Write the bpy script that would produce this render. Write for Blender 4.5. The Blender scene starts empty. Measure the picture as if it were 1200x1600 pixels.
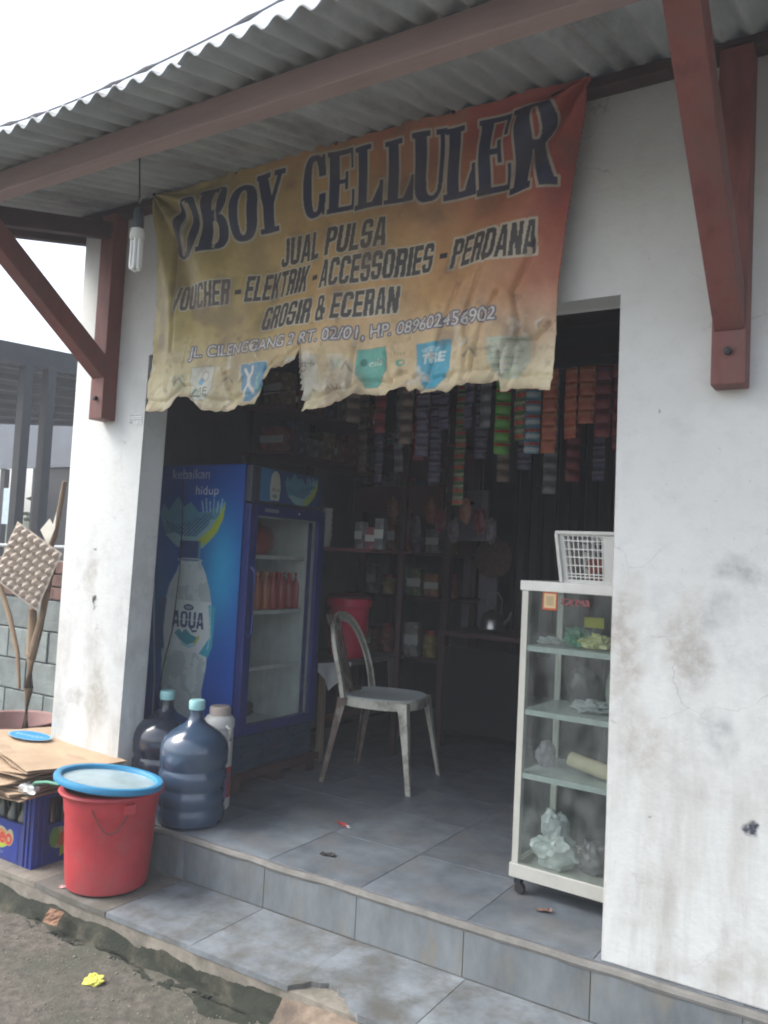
import bpy, bmesh, math, random
import numpy as np
from mathutils import Vector, Matrix, noise as mnoise
R = math.radians
random.seed(7)
rng = np.random.default_rng(7)
scene = bpy.context.scene
COL = scene.collection

# ------------------------------------------------------------------ camera
cam_d = bpy.data.cameras.new('camera')
cam_d.sensor_fit = 'VERTICAL'; cam_d.sensor_height = 36.0; cam_d.lens = 29.0
cam_d.clip_start = 0.05; cam_d.clip_end = 500
cam = bpy.data.objects.new('camera', cam_d); COL.objects.link(cam)
cam.matrix_world = Matrix(((0.8461, -0.0126, 0.5329, 0.7134),
                           (0.5307, -0.0741, -0.8443, -2.4012),
                           (0.0502, 0.9972, -0.0560, 1.1115),
                           (0, 0, 0, 1)))
scene.camera = cam

# ------------------------------------------------------------------ sky and sun (bright overcast)
SUN_EL, SUN_AZ = R(50), R(238)      # azimuth clockwise from +y
world = bpy.data.worlds.new('World'); scene.world = world; world.use_nodes = True
wn = world.node_tree; bg = wn.nodes['Background']
sky = wn.nodes.new('ShaderNodeTexSky'); sky.sky_type = 'NISHITA'; sky.sun_disc = False
sky.sun_elevation = SUN_EL; sky.sun_rotation = SUN_AZ; sky.air_density = 1.0; sky.dust_density = 4.0; sky.ozone_density = 1.0
hs = wn.nodes.new('ShaderNodeHueSaturation'); hs.inputs['Saturation'].default_value = 0.60
wn.links.new(sky.outputs[0], hs.inputs['Color']); wn.links.new(hs.outputs[0], bg.inputs['Color'])
bg.inputs['Strength'].default_value = 0.15
sl = bpy.data.lights.new('sun', 'SUN'); sl.energy = 1.1; sl.angle = R(34); sl.color = (1.0, 1.0, 0.98)
sun = bpy.data.objects.new('sun', sl); COL.objects.link(sun)
sd = Vector((math.sin(SUN_AZ) * math.cos(SUN_EL), math.cos(SUN_AZ) * math.cos(SUN_EL), math.sin(SUN_EL)))
sun.rotation_euler = sd.to_track_quat('Z', 'Y').to_euler(); sun.location = (0, -3, 6)

vs = scene.view_settings
vs.view_transform = 'Standard'; vs.look = 'None'; vs.gamma = 1.0; vs.use_curve_mapping = False
vs.exposure = 1.52
scene.render.engine = 'CYCLES'
scene.cycles.max_bounces = 10; scene.cycles.diffuse_bounces = 6; scene.cycles.transparent_max_bounces = 16
scene.cycles.use_denoising = True; scene.cycles.sample_clamp_indirect = 4.0
scene.cycles.filter_width = 2.0

# ------------------------------------------------------------------ materials
def lin(c):
    return tuple(((v / 12.92) if v <= 0.04045 else ((v + 0.055) / 1.055) ** 2.4) for v in c)

MATS = {}
def mat(name, col, rough=0.6, metal=0.0, var=0.15, scale=12.0, bump=0.0, bscale=60.0, dirt=None, dirt_amt=0.0,
        dscale=4.0, rand=0.0, spec=0.5, coat=0.0, trans=0.0, alpha=1.0, attr=None, stretch=None, emit=None):
    if name in MATS: return MATS[name]
    m = bpy.data.materials.new(name); m.use_nodes = True; MATS[name] = m
    nt = m.node_tree; N = nt.nodes; L = nt.links; p = N['Principled BSDF']
    p.inputs['Roughness'].default_value = rough; p.inputs['Metallic'].default_value = metal
    p.inputs['Specular IOR Level'].default_value = spec
    p.inputs['Coat Weight'].default_value = coat; p.inputs['Coat Roughness'].default_value = 0.12
    p.inputs['Transmission Weight'].default_value = trans; p.inputs['Alpha'].default_value = alpha
    tc = N.new('ShaderNodeTexCoord'); src = tc.outputs['Object']
    if stretch:
        mp = N.new('ShaderNodeMapping'); mp.inputs['Scale'].default_value = stretch; L.new(src, mp.inputs['Vector']); src = mp.outputs[0]
    nz = N.new('ShaderNodeTexNoise'); nz.inputs['Scale'].default_value = scale; nz.inputs['Detail'].default_value = 6; nz.inputs['Roughness'].default_value = 0.65
    L.new(src, nz.inputs['Vector'])
    mr = N.new('ShaderNodeMapRange'); mr.inputs['From Min'].default_value = 0.3; mr.inputs['From Max'].default_value = 0.7
    mr.inputs['To Min'].default_value = 1 - var; mr.inputs['To Max'].default_value = 1 + var * 0.6
    L.new(nz.outputs['Fac'], mr.inputs['Value'])
    hsv = N.new('ShaderNodeHueSaturation'); hsv.inputs['Color'].default_value = (*col, 1)
    if attr:
        at = N.new('ShaderNodeAttribute'); at.attribute_name = attr; L.new(at.outputs['Color'], hsv.inputs['Color'])
    L.new(mr.outputs[0], hsv.inputs['Value'])
    out = hsv.outputs[0]
    if rand:
        oi = N.new('ShaderNodeObjectInfo'); r2 = N.new('ShaderNodeMapRange'); r2.inputs['To Min'].default_value = 1 - rand; r2.inputs['To Max'].default_value = 1 + rand
        L.new(oi.outputs['Random'], r2.inputs['Value']); h2 = N.new('ShaderNodeHueSaturation'); L.new(out, h2.inputs['Color']); L.new(r2.outputs[0], h2.inputs['Value']); out = h2.outputs[0]
        am = N.new('ShaderNodeVectorMath'); am.operation = 'ADD'; L.new(src, am.inputs[0]); cm = N.new('ShaderNodeCombineXYZ')
        ml = N.new('ShaderNodeMath'); ml.operation = 'MULTIPLY'; ml.inputs[1].default_value = 37.0; L.new(oi.outputs['Random'], ml.inputs[0])
        for i in range(3): L.new(ml.outputs[0], cm.inputs[i])
        L.new(cm.outputs[0], am.inputs[1]); L.new(am.outputs[0], nz.inputs['Vector'])
    if dirt:
        n2 = N.new('ShaderNodeTexNoise'); n2.inputs['Scale'].default_value = dscale; n2.inputs['Detail'].default_value = 8; n2.inputs['Roughness'].default_value = 0.7
        L.new(src, n2.inputs['Vector'])
        r3 = N.new('ShaderNodeMapRange'); r3.inputs['From Min'].default_value = 0.62 - 0.3 * dirt_amt; r3.inputs['From Max'].default_value = 0.78 - 0.25 * dirt_amt
        L.new(n2.outputs['Fac'], r3.inputs['Value'])
        mx = N.new('ShaderNodeMix'); mx.data_type = 'RGBA'; mx.inputs['B'].default_value = (*dirt, 1)
        ms = N.new('ShaderNodeMath'); ms.operation = 'MULTIPLY'; ms.inputs[1].default_value = min(1, 0.35 + dirt_amt); L.new(r3.outputs[0], ms.inputs[0])
        L.new(ms.outputs[0], mx.inputs['Factor']); L.new(out, mx.inputs['A']); out = mx.outputs['Result']
    L.new(out, p.inputs['Base Color'])
    if bump:
        n3 = N.new('ShaderNodeTexNoise'); n3.inputs['Scale'].default_value = bscale; n3.inputs['Detail'].default_value = 5; L.new(src, n3.inputs['Vector'])
        b = N.new('ShaderNodeBump'); b.inputs['Strength'].default_value = bump; b.inputs['Distance'].default_value = 0.004
        L.new(n3.outputs['Fac'], b.inputs['Height']); L.new(b.outputs[0], p.inputs['Normal'])
    if emit:
        p.inputs['Emission Color'].default_value = (*emit, 1); p.inputs['Emission Strength'].default_value = 1
    return m

def wall_mat(name, base, spots, streaks=True):
    """limewashed plaster: stains, scuffs and flaked spots in the wall's own x/z coordinates"""
    m = bpy.data.materials.new(name); m.use_nodes = True; MATS[name] = m
    nt = m.node_tree; N = nt.nodes; L = nt.links; p = N['Principled BSDF']; p.inputs['Roughness'].default_value = 0.85
    p.inputs['Specular IOR Level'].default_value = 0.25
    tc = N.new('ShaderNodeTexCoord'); P = tc.outputs['Object']
    def nz(sc, det=6, rough=0.65, vec=P):
        n = N.new('ShaderNodeTexNoise'); n.inputs['Scale'].default_value = sc; n.inputs['Detail'].default_value = det; n.inputs['Roughness'].default_value = rough; L.new(vec, n.inputs['Vector']); return n.outputs['Fac']
    def mr(v, a, b, c=0.0, d=1.0):
        n = N.new('ShaderNodeMapRange'); n.inputs[1].default_value = a; n.inputs[2].default_value = b; n.inputs[3].default_value = c; n.inputs[4].default_value = d; L.new(v, n.inputs[0]); return n.outputs[0]
    def math_(op, a, b):
        n = N.new('ShaderNodeMath'); n.operation = op
        for i, v in enumerate((a, b)):
            if isinstance(v, (int, float)): n.inputs[i].default_value = v
            else: L.new(v, n.inputs[i])
        return n.outputs[0]
    def mix(f, a, b):
        n = N.new('ShaderNodeMix'); n.data_type = 'RGBA'; L.new(f, n.inputs['Factor'])
        if isinstance(a, tuple): n.inputs['A'].default_value = (*a, 1)
        else: L.new(a, n.inputs['A'])
        n.inputs['B'].default_value = (*b, 1); return n.outputs['Result']
    sep = N.new('ShaderNodeSeparateXYZ'); L.new(P, sep.inputs[0])
    c = mix(mr(nz(2.2), .45, .75, 0, .35), base, (.50, .49, .47))
    c = mix(mr(nz(14), .5, .8, 0, .35), c, (.45, .46, .46))
    band = math_('MULTIPLY', mr(sep.outputs['Z'], .42, .62), mr(sep.outputs['Z'], 1.0, 1.3, 1, 0)); c = mix(math_('MULTIPLY', band, mr(nz(6, 9, .75), .48, .68, 0, .38)), c, (.33, .33, .34))
    c = mix(mr(nz(45, 4, .8), .64, .72, 0, .5), c, (.24, .23, .22))
    wv = N.new('ShaderNodeTexNoise'); wv.inputs['Scale'].default_value = 5; wv.inputs['Detail'].default_value = 6; L.new(P, wv.inputs['Vector'])
    va = N.new('ShaderNodeVectorMath'); va.operation = 'MULTIPLY_ADD'; L.new(wv.outputs['Color'], va.inputs[0]); va.inputs[1].default_value = (.25, .25, .25); L.new(P, va.inputs[2])
    vo = N.new('ShaderNodeTexVoronoi'); vo.feature = 'DISTANCE_TO_EDGE'; vo.inputs['Scale'].default_value = 2.3; L.new(va.outputs[0], vo.inputs['Vector'])
    c = mix(math_('MULTIPLY', mr(vo.outputs['Distance'], .0015, .005, .30, 0), mr(nz(3.1), .50, .56)), c, (.22, .21, .20))
    mp = N.new('ShaderNodeMapping'); mp.inputs['Scale'].default_value = (9, 9, 1.3); L.new(P, mp.inputs['Vector'])
    low = mr(sep.outputs['Z'], .15, 1.1, 1, 0)
    c = mix(math_('MULTIPLY', mr(nz(1.0, vec=mp.outputs[0]), .48, .72, 0, .6), low), c, (.33, .31, .27))
    c = mix(math_('MULTIPLY', mr(nz(5), .5, .7, 0, .6), low), c, (.38, .36, .32))
    warp = N.new('ShaderNodeTexNoise'); warp.inputs['Scale'].default_value = 9; warp.inputs['Detail'].default_value = 5; L.new(P, warp.inputs['Vector'])
    vm = N.new('ShaderNodeVectorMath'); vm.operation = 'MULTIPLY_ADD'; L.new(warp.outputs['Color'], vm.inputs[0]); vm.inputs[1].default_value = (.16, .16, .16)
    L.new(P, vm.inputs[2])
    for (x, z, rx, rz, s, col) in spots:
        mp = N.new('ShaderNodeMapping'); mp.inputs['Location'].default_value = (-(x + .08) / rx, 0, -(z + .08) / rz); mp.inputs['Scale'].default_value = (1 / rx, 0, 1 / rz)
        L.new(vm.outputs[0], mp.inputs['Vector'])
        ln = N.new('ShaderNodeVectorMath'); ln.operation = 'LENGTH'; L.new(mp.outputs[0], ln.inputs[0])
        f = mr(ln.outputs['Value'], .35, 1.0, s, 0)
        f = math_('MULTIPLY', f, mr(nz(26, 5), .34, .58, .25, 1))
        c = mix(f, c, col)
    L.new(c, p.inputs['Base Color'])
    b = N.new('ShaderNodeBump'); b.inputs['Strength'].default_value = .35; b.inputs['Distance'].default_value = .006
    h = math_('ADD', math_('MULTIPLY', nz(5, 9, .7), 1.6), math_('MULTIPLY', nz(60), .5)); L.new(h, b.inputs['Height']); L.new(b.outputs[0], p.inputs['Normal'])
    return m

def glass_mat(name, tint=(.8, .86, .84), refl=0.10):
    m = bpy.data.materials.new(name); m.use_nodes = True; nt = m.node_tree; N = nt.nodes; L = nt.links
    for n in list(N):
        if n.type == 'BSDF_PRINCIPLED': N.remove(n)
    t = N.new('ShaderNodeBsdfTransparent'); t.inputs[0].default_value = (*tint, 1)
    g = N.new('ShaderNodeBsdfGlossy'); g.inputs['Roughness'].default_value = .04
    d = N.new('ShaderNodeBsdfDiffuse'); d.inputs[0].default_value = (.45, .47, .46, 1)
    fr = N.new('ShaderNodeFresnel'); fr.inputs[0].default_value = 1.5
    ge = N.new('ShaderNodeNewGeometry'); ml = N.new('ShaderNodeMath'); ml.operation = 'SUBTRACT'; ml.use_clamp = True; L.new(fr.outputs[0], ml.inputs[0]); L.new(ge.outputs['Backfacing'], ml.inputs[1])
    mx = N.new('ShaderNodeMixShader'); L.new(ml.outputs[0], mx.inputs[0]); L.new(t.outputs[0], mx.inputs[1]); L.new(g.outputs[0], mx.inputs[2])
    nz = N.new('ShaderNodeTexNoise'); nz.inputs['Scale'].default_value = 7; mr = N.new('ShaderNodeMapRange'); mr.inputs[1].default_value = .4; mr.inputs[2].default_value = .8; mr.inputs[4].default_value = refl
    L.new(nz.outputs[0], mr.inputs[0]); m2 = N.new('ShaderNodeMixShader'); L.new(mr.outputs[0], m2.inputs[0]); L.new(mx.outputs[0], m2.inputs[1]); L.new(d.outputs[0], m2.inputs[2])
    L.new(m2.outputs[0], N['Material Output'].inputs['Surface'])
    return m

def film_mat(name, col, alpha):
    """thin crumpled plastic film"""
    m = mat(name, col, rough=.14, var=.15, spec=.9, bump=1.0, bscale=38)
    m.node_tree.nodes['Principled BSDF'].inputs['Alpha'].default_value = alpha
    return m

# ------------------------------------------------------------------ mesh helpers
class MB:
    def __init__(s): s.bm = bmesh.new()
    def box(s, x0, x1, y0, y1, z0, z1, M=None, bevel=0):
        vs_ = [s.bm.verts.new((x, y, z)) for x in (x0, x1) for y in (y0, y1) for z in (z0, z1)]
        fs = []
        for f in ((0, 1, 3, 2), (4, 6, 7, 5), (0, 4, 5, 1), (2, 3, 7, 6), (0, 2, 6, 4), (1, 5, 7, 3)): fs.append(s.bm.faces.new([vs_[i] for i in f]))
        if bevel:
            es = list({e for f in fs for e in f.edges})
            r = bmesh.ops.bevel(s.bm, geom=es, offset=bevel, segments=2, profile=.6, affect='EDGES', clamp_overlap=True)
            if M is not None:
                vv = {v for f in r['faces'] for v in f.verts} | {v for v in vs_ if v.is_valid}
                for v in vv: v.co = M @ v.co
        elif M is not None:
            for v in vs_: v.co = M @ v.co
        return s
    def beam(s, a, b, w, h, up=(0, 0, 1), bevel=0):
        a, b = Vector(a), Vector(b); d = b - a; ln = d.length; z = d.normalized(); x = Vector(up).cross(z)
        if x.length < 1e-4: x = Vector((1, 0, 0)).cross(z)
        x.normalize(); y = z.cross(x)
        M = Matrix(((x.x, y.x, z.x, a.x), (x.y, y.y, z.y, a.y), (x.z, y.z, z.z, a.z), (0, 0, 0, 1)))
        return s.box(-w / 2, w / 2, -h / 2, h / 2, 0, ln, M, bevel)
    def tube(s, pts, r, n=8, cap=True, flat=1.0, up=(0, 0, 1)):
        pts = [Vector(p) for p in pts]; rs = r if isinstance(r, (list, tuple)) else [r] * len(pts); rings = []
        for i, p in enumerate(pts):
            d = (pts[min(i + 1, len(pts) - 1)] - pts[max(i - 1, 0)]).normalized()
            x = Vector(up).cross(d)
            if x.length < 1e-3: x = Vector((1, 0, .1)).cross(d)
            x.normalize(); y = d.cross(x)
            rings.append([s.bm.verts.new(p + rs[i] * (math.cos(t) * x + math.sin(t) * flat * y)) for t in [2 * math.pi * k / n for k in range(n)]])
        for a, b in zip(rings, rings[1:]):
            for k in range(n): s.bm.faces.new((a[k], a[(k + 1) % n], b[(k + 1) % n], b[k]))
        if cap:
            s.bm.faces.new(rings[0][::-1]); s.bm.faces.new(rings[-1])
        return s
    def lathe(s, prof, n=32, c=(0, 0, 0), M=None, cap0=False, cap1=False, wob=0):
        rings = []
        for (r, z) in prof:
            ring = []
            for k in range(n):
                t = 2 * math.pi * k / n; rr = r * (1 + wob * math.sin(3 * t + z * 20))
                v = Vector((rr * math.cos(t), rr * math.sin(t), z)); v = (M @ v) if M is not None else v
                ring.append(s.bm.verts.new(v + Vector(c)))
            rings.append(ring)
        for a, b in zip(rings, rings[1:]):
            for k in range(n): s.bm.faces.new((a[k], a[(k + 1) % n], b[(k + 1) % n], b[k]))
        if cap0: s.bm.faces.new(rings[0][::-1])
        if cap1: s.bm.faces.new(rings[-1])
        return s
    def prism(s, poly, y0, y1, axis='y'):
        def P(a, b, t): return (a, t, b) if axis == 'y' else ((t, a, b) if axis == 'x' else (a, b, t))
        A = [s.bm.verts.new(P(a, b, y0)) for a, b in poly]; B = [s.bm.verts.new(P(a, b, y1)) for a, b in poly]
        s.bm.faces.new(A); s.bm.faces.new(B[::-1]); n = len(poly)
        for i in range(n): s.bm.faces.new((A[i], B[i], B[(i + 1) % n], A[(i + 1) % n]))
        return s
    def crumple(s, c, sx, sy, sz, amp=.3, seed=0, sub=3, flat_base=True):
        r = bmesh.ops.create_icosphere(s.bm, subdivisions=sub, radius=1.0)
        for v in r['verts']:
            q = v.co.copy(); k = mnoise.noise(q * 1.7 + Vector((seed, 0, 0))) * amp * 1.3 + mnoise.noise(q * 4.1 + Vector((0, seed, 0))) * amp * .8 + abs(mnoise.noise(q * 5 + Vector((0, 0, seed)))) * amp * .8 + abs(mnoise.noise(q * 11 + Vector((0, seed, seed)))) * amp * .45
            q = q * (1 + k); 
            if flat_base and q.z < -.75: q.z = -.75
            v.co = Vector((q.x * sx + c[0], q.y * sy + c[1], q.z * sz + c[2]))
        return s
    def transform(s, M):
        for v in s.bm.verts: v.co = M @ v.co
        return s
    def mesh(s, name, m, smooth=False):
        bmesh.ops.recalc_face_normals(s.bm, faces=s.bm.faces)
        me = bpy.data.meshes.new(name); s.bm.to_mesh(me); s.bm.free(); me.materials.append(m)
        if smooth:
            me.polygons.foreach_set('use_smooth', [True] * len(me.polygons))
            try: me.set_sharp_from_angle(angle=R(38))
            except Exception: pass
        return me
    def build(s, name, m, parent=None, smooth=False, **kw):
        return link(name, s.mesh(name, m, smooth), parent, **kw)

def link(name, me, parent=None, loc=None, rot=None, **kw):
    o = bpy.data.objects.new(name, me); COL.objects.link(o)
    if parent: o.parent = parent
    if loc: o.location = loc
    if rot: o.rotation_euler = rot
    for k, v in kw.items(): o[k] = v
    return o
def thing(name, label, cat, loc=(0, 0, 0), rz=0, group=None):
    o = bpy.data.objects.new(name, None); o.empty_display_size = .05; COL.objects.link(o)
    o.location = loc; o.rotation_euler = (0, 0, rz); o['label'] = label; o['category'] = cat
    if group: o['group'] = group
    return o
def tag(o, label, cat, group=None):
    o['label'] = label; o['category'] = cat
    if group: o['group'] = group
    return o
def copy_tree(o, parent=None):
    c = o.copy(); COL.objects.link(c)
    if parent: c.parent = parent
    for ch in list(o.children): copy_tree(ch, c)
    return c

# ------------------------------------------------------------------ flat print: a small painter for posters and banners
def vnoise(h, w, cells, seed=0):
    r = np.random.default_rng(seed); gh, gw = max(2, int(cells * h / w) + 2), cells + 2
    g = r.random((gh, gw)); y = np.linspace(0, gh - 1.001, h); x = np.linspace(0, gw - 1.001, w)
    yi, xi = y.astype(int), x.astype(int); fy = (y - yi)[:, None]; fx = (x - xi)[None]; fy = fy * fy * (3 - 2 * fy); fx = fx * fx * (3 - 2 * fx)
    a = g[yi][:, xi]; b = g[yi][:, xi + 1]; c = g[yi + 1][:, xi]; d = g[yi + 1][:, xi + 1]
    return (a * (1 - fx) + b * fx) * (1 - fy) + (c * (1 - fx) + d * fx) * fy
def fbm(h, w, cells, seed=0): return sum(vnoise(h, w, cells * 2 ** k, seed + k) * .5 ** k for k in range(4)) / 1.875
_txt = {}
def text_tris(s):
    if s not in _txt:
        cu = bpy.data.curves.new('lettering', 'FONT'); cu.body = s; ob = bpy.data.objects.new('lettering', cu); COL.objects.link(ob)
        bpy.context.view_layer.update(); dg = bpy.context.evaluated_depsgraph_get(); me = ob.evaluated_get(dg).to_mesh()
        me.calc_loop_triangles(); V = np.array([v.co[:2] for v in me.vertices]); T = np.array([t.vertices[:] for t in me.loop_triangles])
        _txt[s] = V[T]; ob.evaluated_get(dg).to_mesh_clear(); bpy.data.objects.remove(ob); bpy.data.curves.remove(cu)
    return _txt[s]
class Canvas:
    def __init__(s, x0, x1, z0, z1, res):
        s.nx = int((x1 - x0) / res) + 1; s.nz = int((z1 - z0) / res) + 1; s.res = res; s.b = (x0, x1, z0, z1)
        s.X, s.Z = np.meshgrid(np.linspace(x0, x1, s.nx), np.linspace(z0, z1, s.nz)); s.img = np.zeros((s.nz, s.nx, 3))
    def fill(s, m, c, a=1.0):
        m = np.clip(m.astype(float) * a, 0, 1)[..., None]; s.img = s.img * (1 - m) + np.array(c) * m
    def rect(s, x0, x1, z0, z1): return (s.X >= x0) & (s.X <= x1) & (s.Z >= z0) & (s.Z <= z1)
    def ell(s, cx, cz, rx, rz, p=2): return (np.abs((s.X - cx) / rx) ** p + np.abs((s.Z - cz) / rz) ** p) <= 1
    def poly(s, pts):
        m = np.zeros(s.X.shape, bool); n = len(pts)
        for i in range(n):
            (x1, z1), (x2, z2) = pts[i], pts[(i + 1) % n]
            if z1 == z2: continue
            m ^= ((s.Z >= min(z1, z2)) & (s.Z < max(z1, z2)) & (s.X < x1 + (s.Z - z1) * (x2 - x1) / (z2 - z1)))
        return m
    def line(s, pts, w):
        m = np.zeros(s.X.shape, bool)
        for (x1, z1), (x2, z2) in zip(pts, pts[1:]):
            dx, dz = x2 - x1, z2 - z1; t = np.clip(((s.X - x1) * dx + (s.Z - z1) * dz) / (dx * dx + dz * dz + 1e-12), 0, 1)
            m |= np.hypot(s.X - x1 - t * dx, s.Z - z1 - t * dz) <= w
        return m
    def grow(s, m, r):
        k = int(math.ceil(r / s.res)); o = m.copy(); H, W = m.shape
        for dy in range(-k, k + 1):
            for dx in range(-k, k + 1):
                if (dx * dx + dy * dy) * s.res ** 2 > r * r * 1.05: continue
                o[max(0, dy):H + min(0, dy), max(0, dx):W + min(0, dx)] |= m[max(0, -dy):H + min(0, -dy), max(0, -dx):W + min(0, -dx)]
        return o
    def text(s, t, x0, x1, z0, z1, shear=0.0):
        T = text_tris(t).copy(); mn = T.reshape(-1, 2).min(0); mxx = T.reshape(-1, 2).max(0)
        T = (T - mn) / (mxx - mn); T[..., 0] = x0 + T[..., 0] * (x1 - x0) + shear * T[..., 1] * (z1 - z0); T[..., 1] = z0 + T[..., 1] * (z1 - z0)
        m = np.zeros(s.X.shape, bool); ox, oz = s.b[0], s.b[2]
        for tri in T:
            i0 = max(0, int((tri[:, 0].min() - ox) / s.res) - 1); i1 = min(s.nx, int((tri[:, 0].max() - ox) / s.res) + 3)
            j0 = max(0, int((tri[:, 1].min() - oz) / s.res) - 1); j1 = min(s.nz, int((tri[:, 1].max() - oz) / s.res) + 3)
            if i1 <= i0 or j1 <= j0: continue
            x = s.X[j0:j1, i0:i1]; z = s.Z[j0:j1, i0:i1]; sg = []
            for k in range(3):
                (ax, az), (bx, bz) = tri[k], tri[(k + 1) % 3]; sg.append((bx - ax) * (z - az) - (bz - az) * (x - ax))
            e = 1e-9; m[j0:j1, i0:i1] |= ((sg[0] >= -e) & (sg[1] >= -e) & (sg[2] >= -e)) | ((sg[0] <= e) & (sg[1] <= e) & (sg[2] <= e))
        return m
    def block(s, t, x0, x1, z0, z1, shear=0.0, gap=.10, bars=.17, hole=.17):
        """heavy condensed sans capitals and figures"""
        wd = {' ': .45, '.': .40, ',': .40, '/': .7, '-': .6, 'M': 1.3, 'I': .42, 'W': 1.3, '&': 1.1, 'L': .85, 'J': .85, 'F': .9, 'E': .9, 'T': .95, '1': .7}
        tot = sum(wd.get(c, 1.0) + gap for c in t) - gap; m = np.zeros(s.X.shape, bool); pos = 0.0; H = hole / 2 * 2
        for c in t:
            w = wd.get(c, 1.0); a = x0 + pos / tot * (x1 - x0); b = x0 + (pos + w) / tot * (x1 - x0); pos += w + gap
            if c == ' ': continue
            pad = abs(shear) * (z1 - z0) + .01; i0 = max(0, int((a - pad - s.b[0]) / s.res)); i1 = min(s.nx, int((b + pad - s.b[0]) / s.res) + 2)
            j0 = max(0, int((z0 - .01 - s.b[2]) / s.res)); j1 = min(s.nz, int((z1 + .01 - s.b[2]) / s.res) + 2)
            Xs = s.X[j0:j1, i0:i1]; Zs = s.Z[j0:j1, i0:i1]; v = (Zs - z0) / (z1 - z0); u = (Xs - shear * (Zs - z0) - a) / (b - a); box = (u >= 0) & (u <= 1) & (v >= 0) & (v <= 1)
            k = hole / w if w > 1 else hole; l, r_ = .5 - k, .5 + k; B = bars
            def r(p, q, e, f): return (u >= p) & (u <= q) & (v >= e) & (v <= f)
            def sup(cx, cy, rx, ry, p=3.6): return (np.abs((u - cx) / rx) ** p + np.abs((v - cy) / ry) ** p) <= 1
            def pg(pts):
                mm = np.zeros(u.shape, bool); n = len(pts)
                for q in range(n):
                    (xa, za), (xb, zb) = pts[q], pts[(q + 1) % n]
                    if za == zb: continue
                    mm ^= ((v >= min(za, zb)) & (v < max(za, zb)) & (u < xa + (v - za) * (xb - xa) / (zb - za)))
                return mm
            O = sup(.5, .5, .5, .5) & ~r(l, r_, B, 1 - B)
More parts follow.
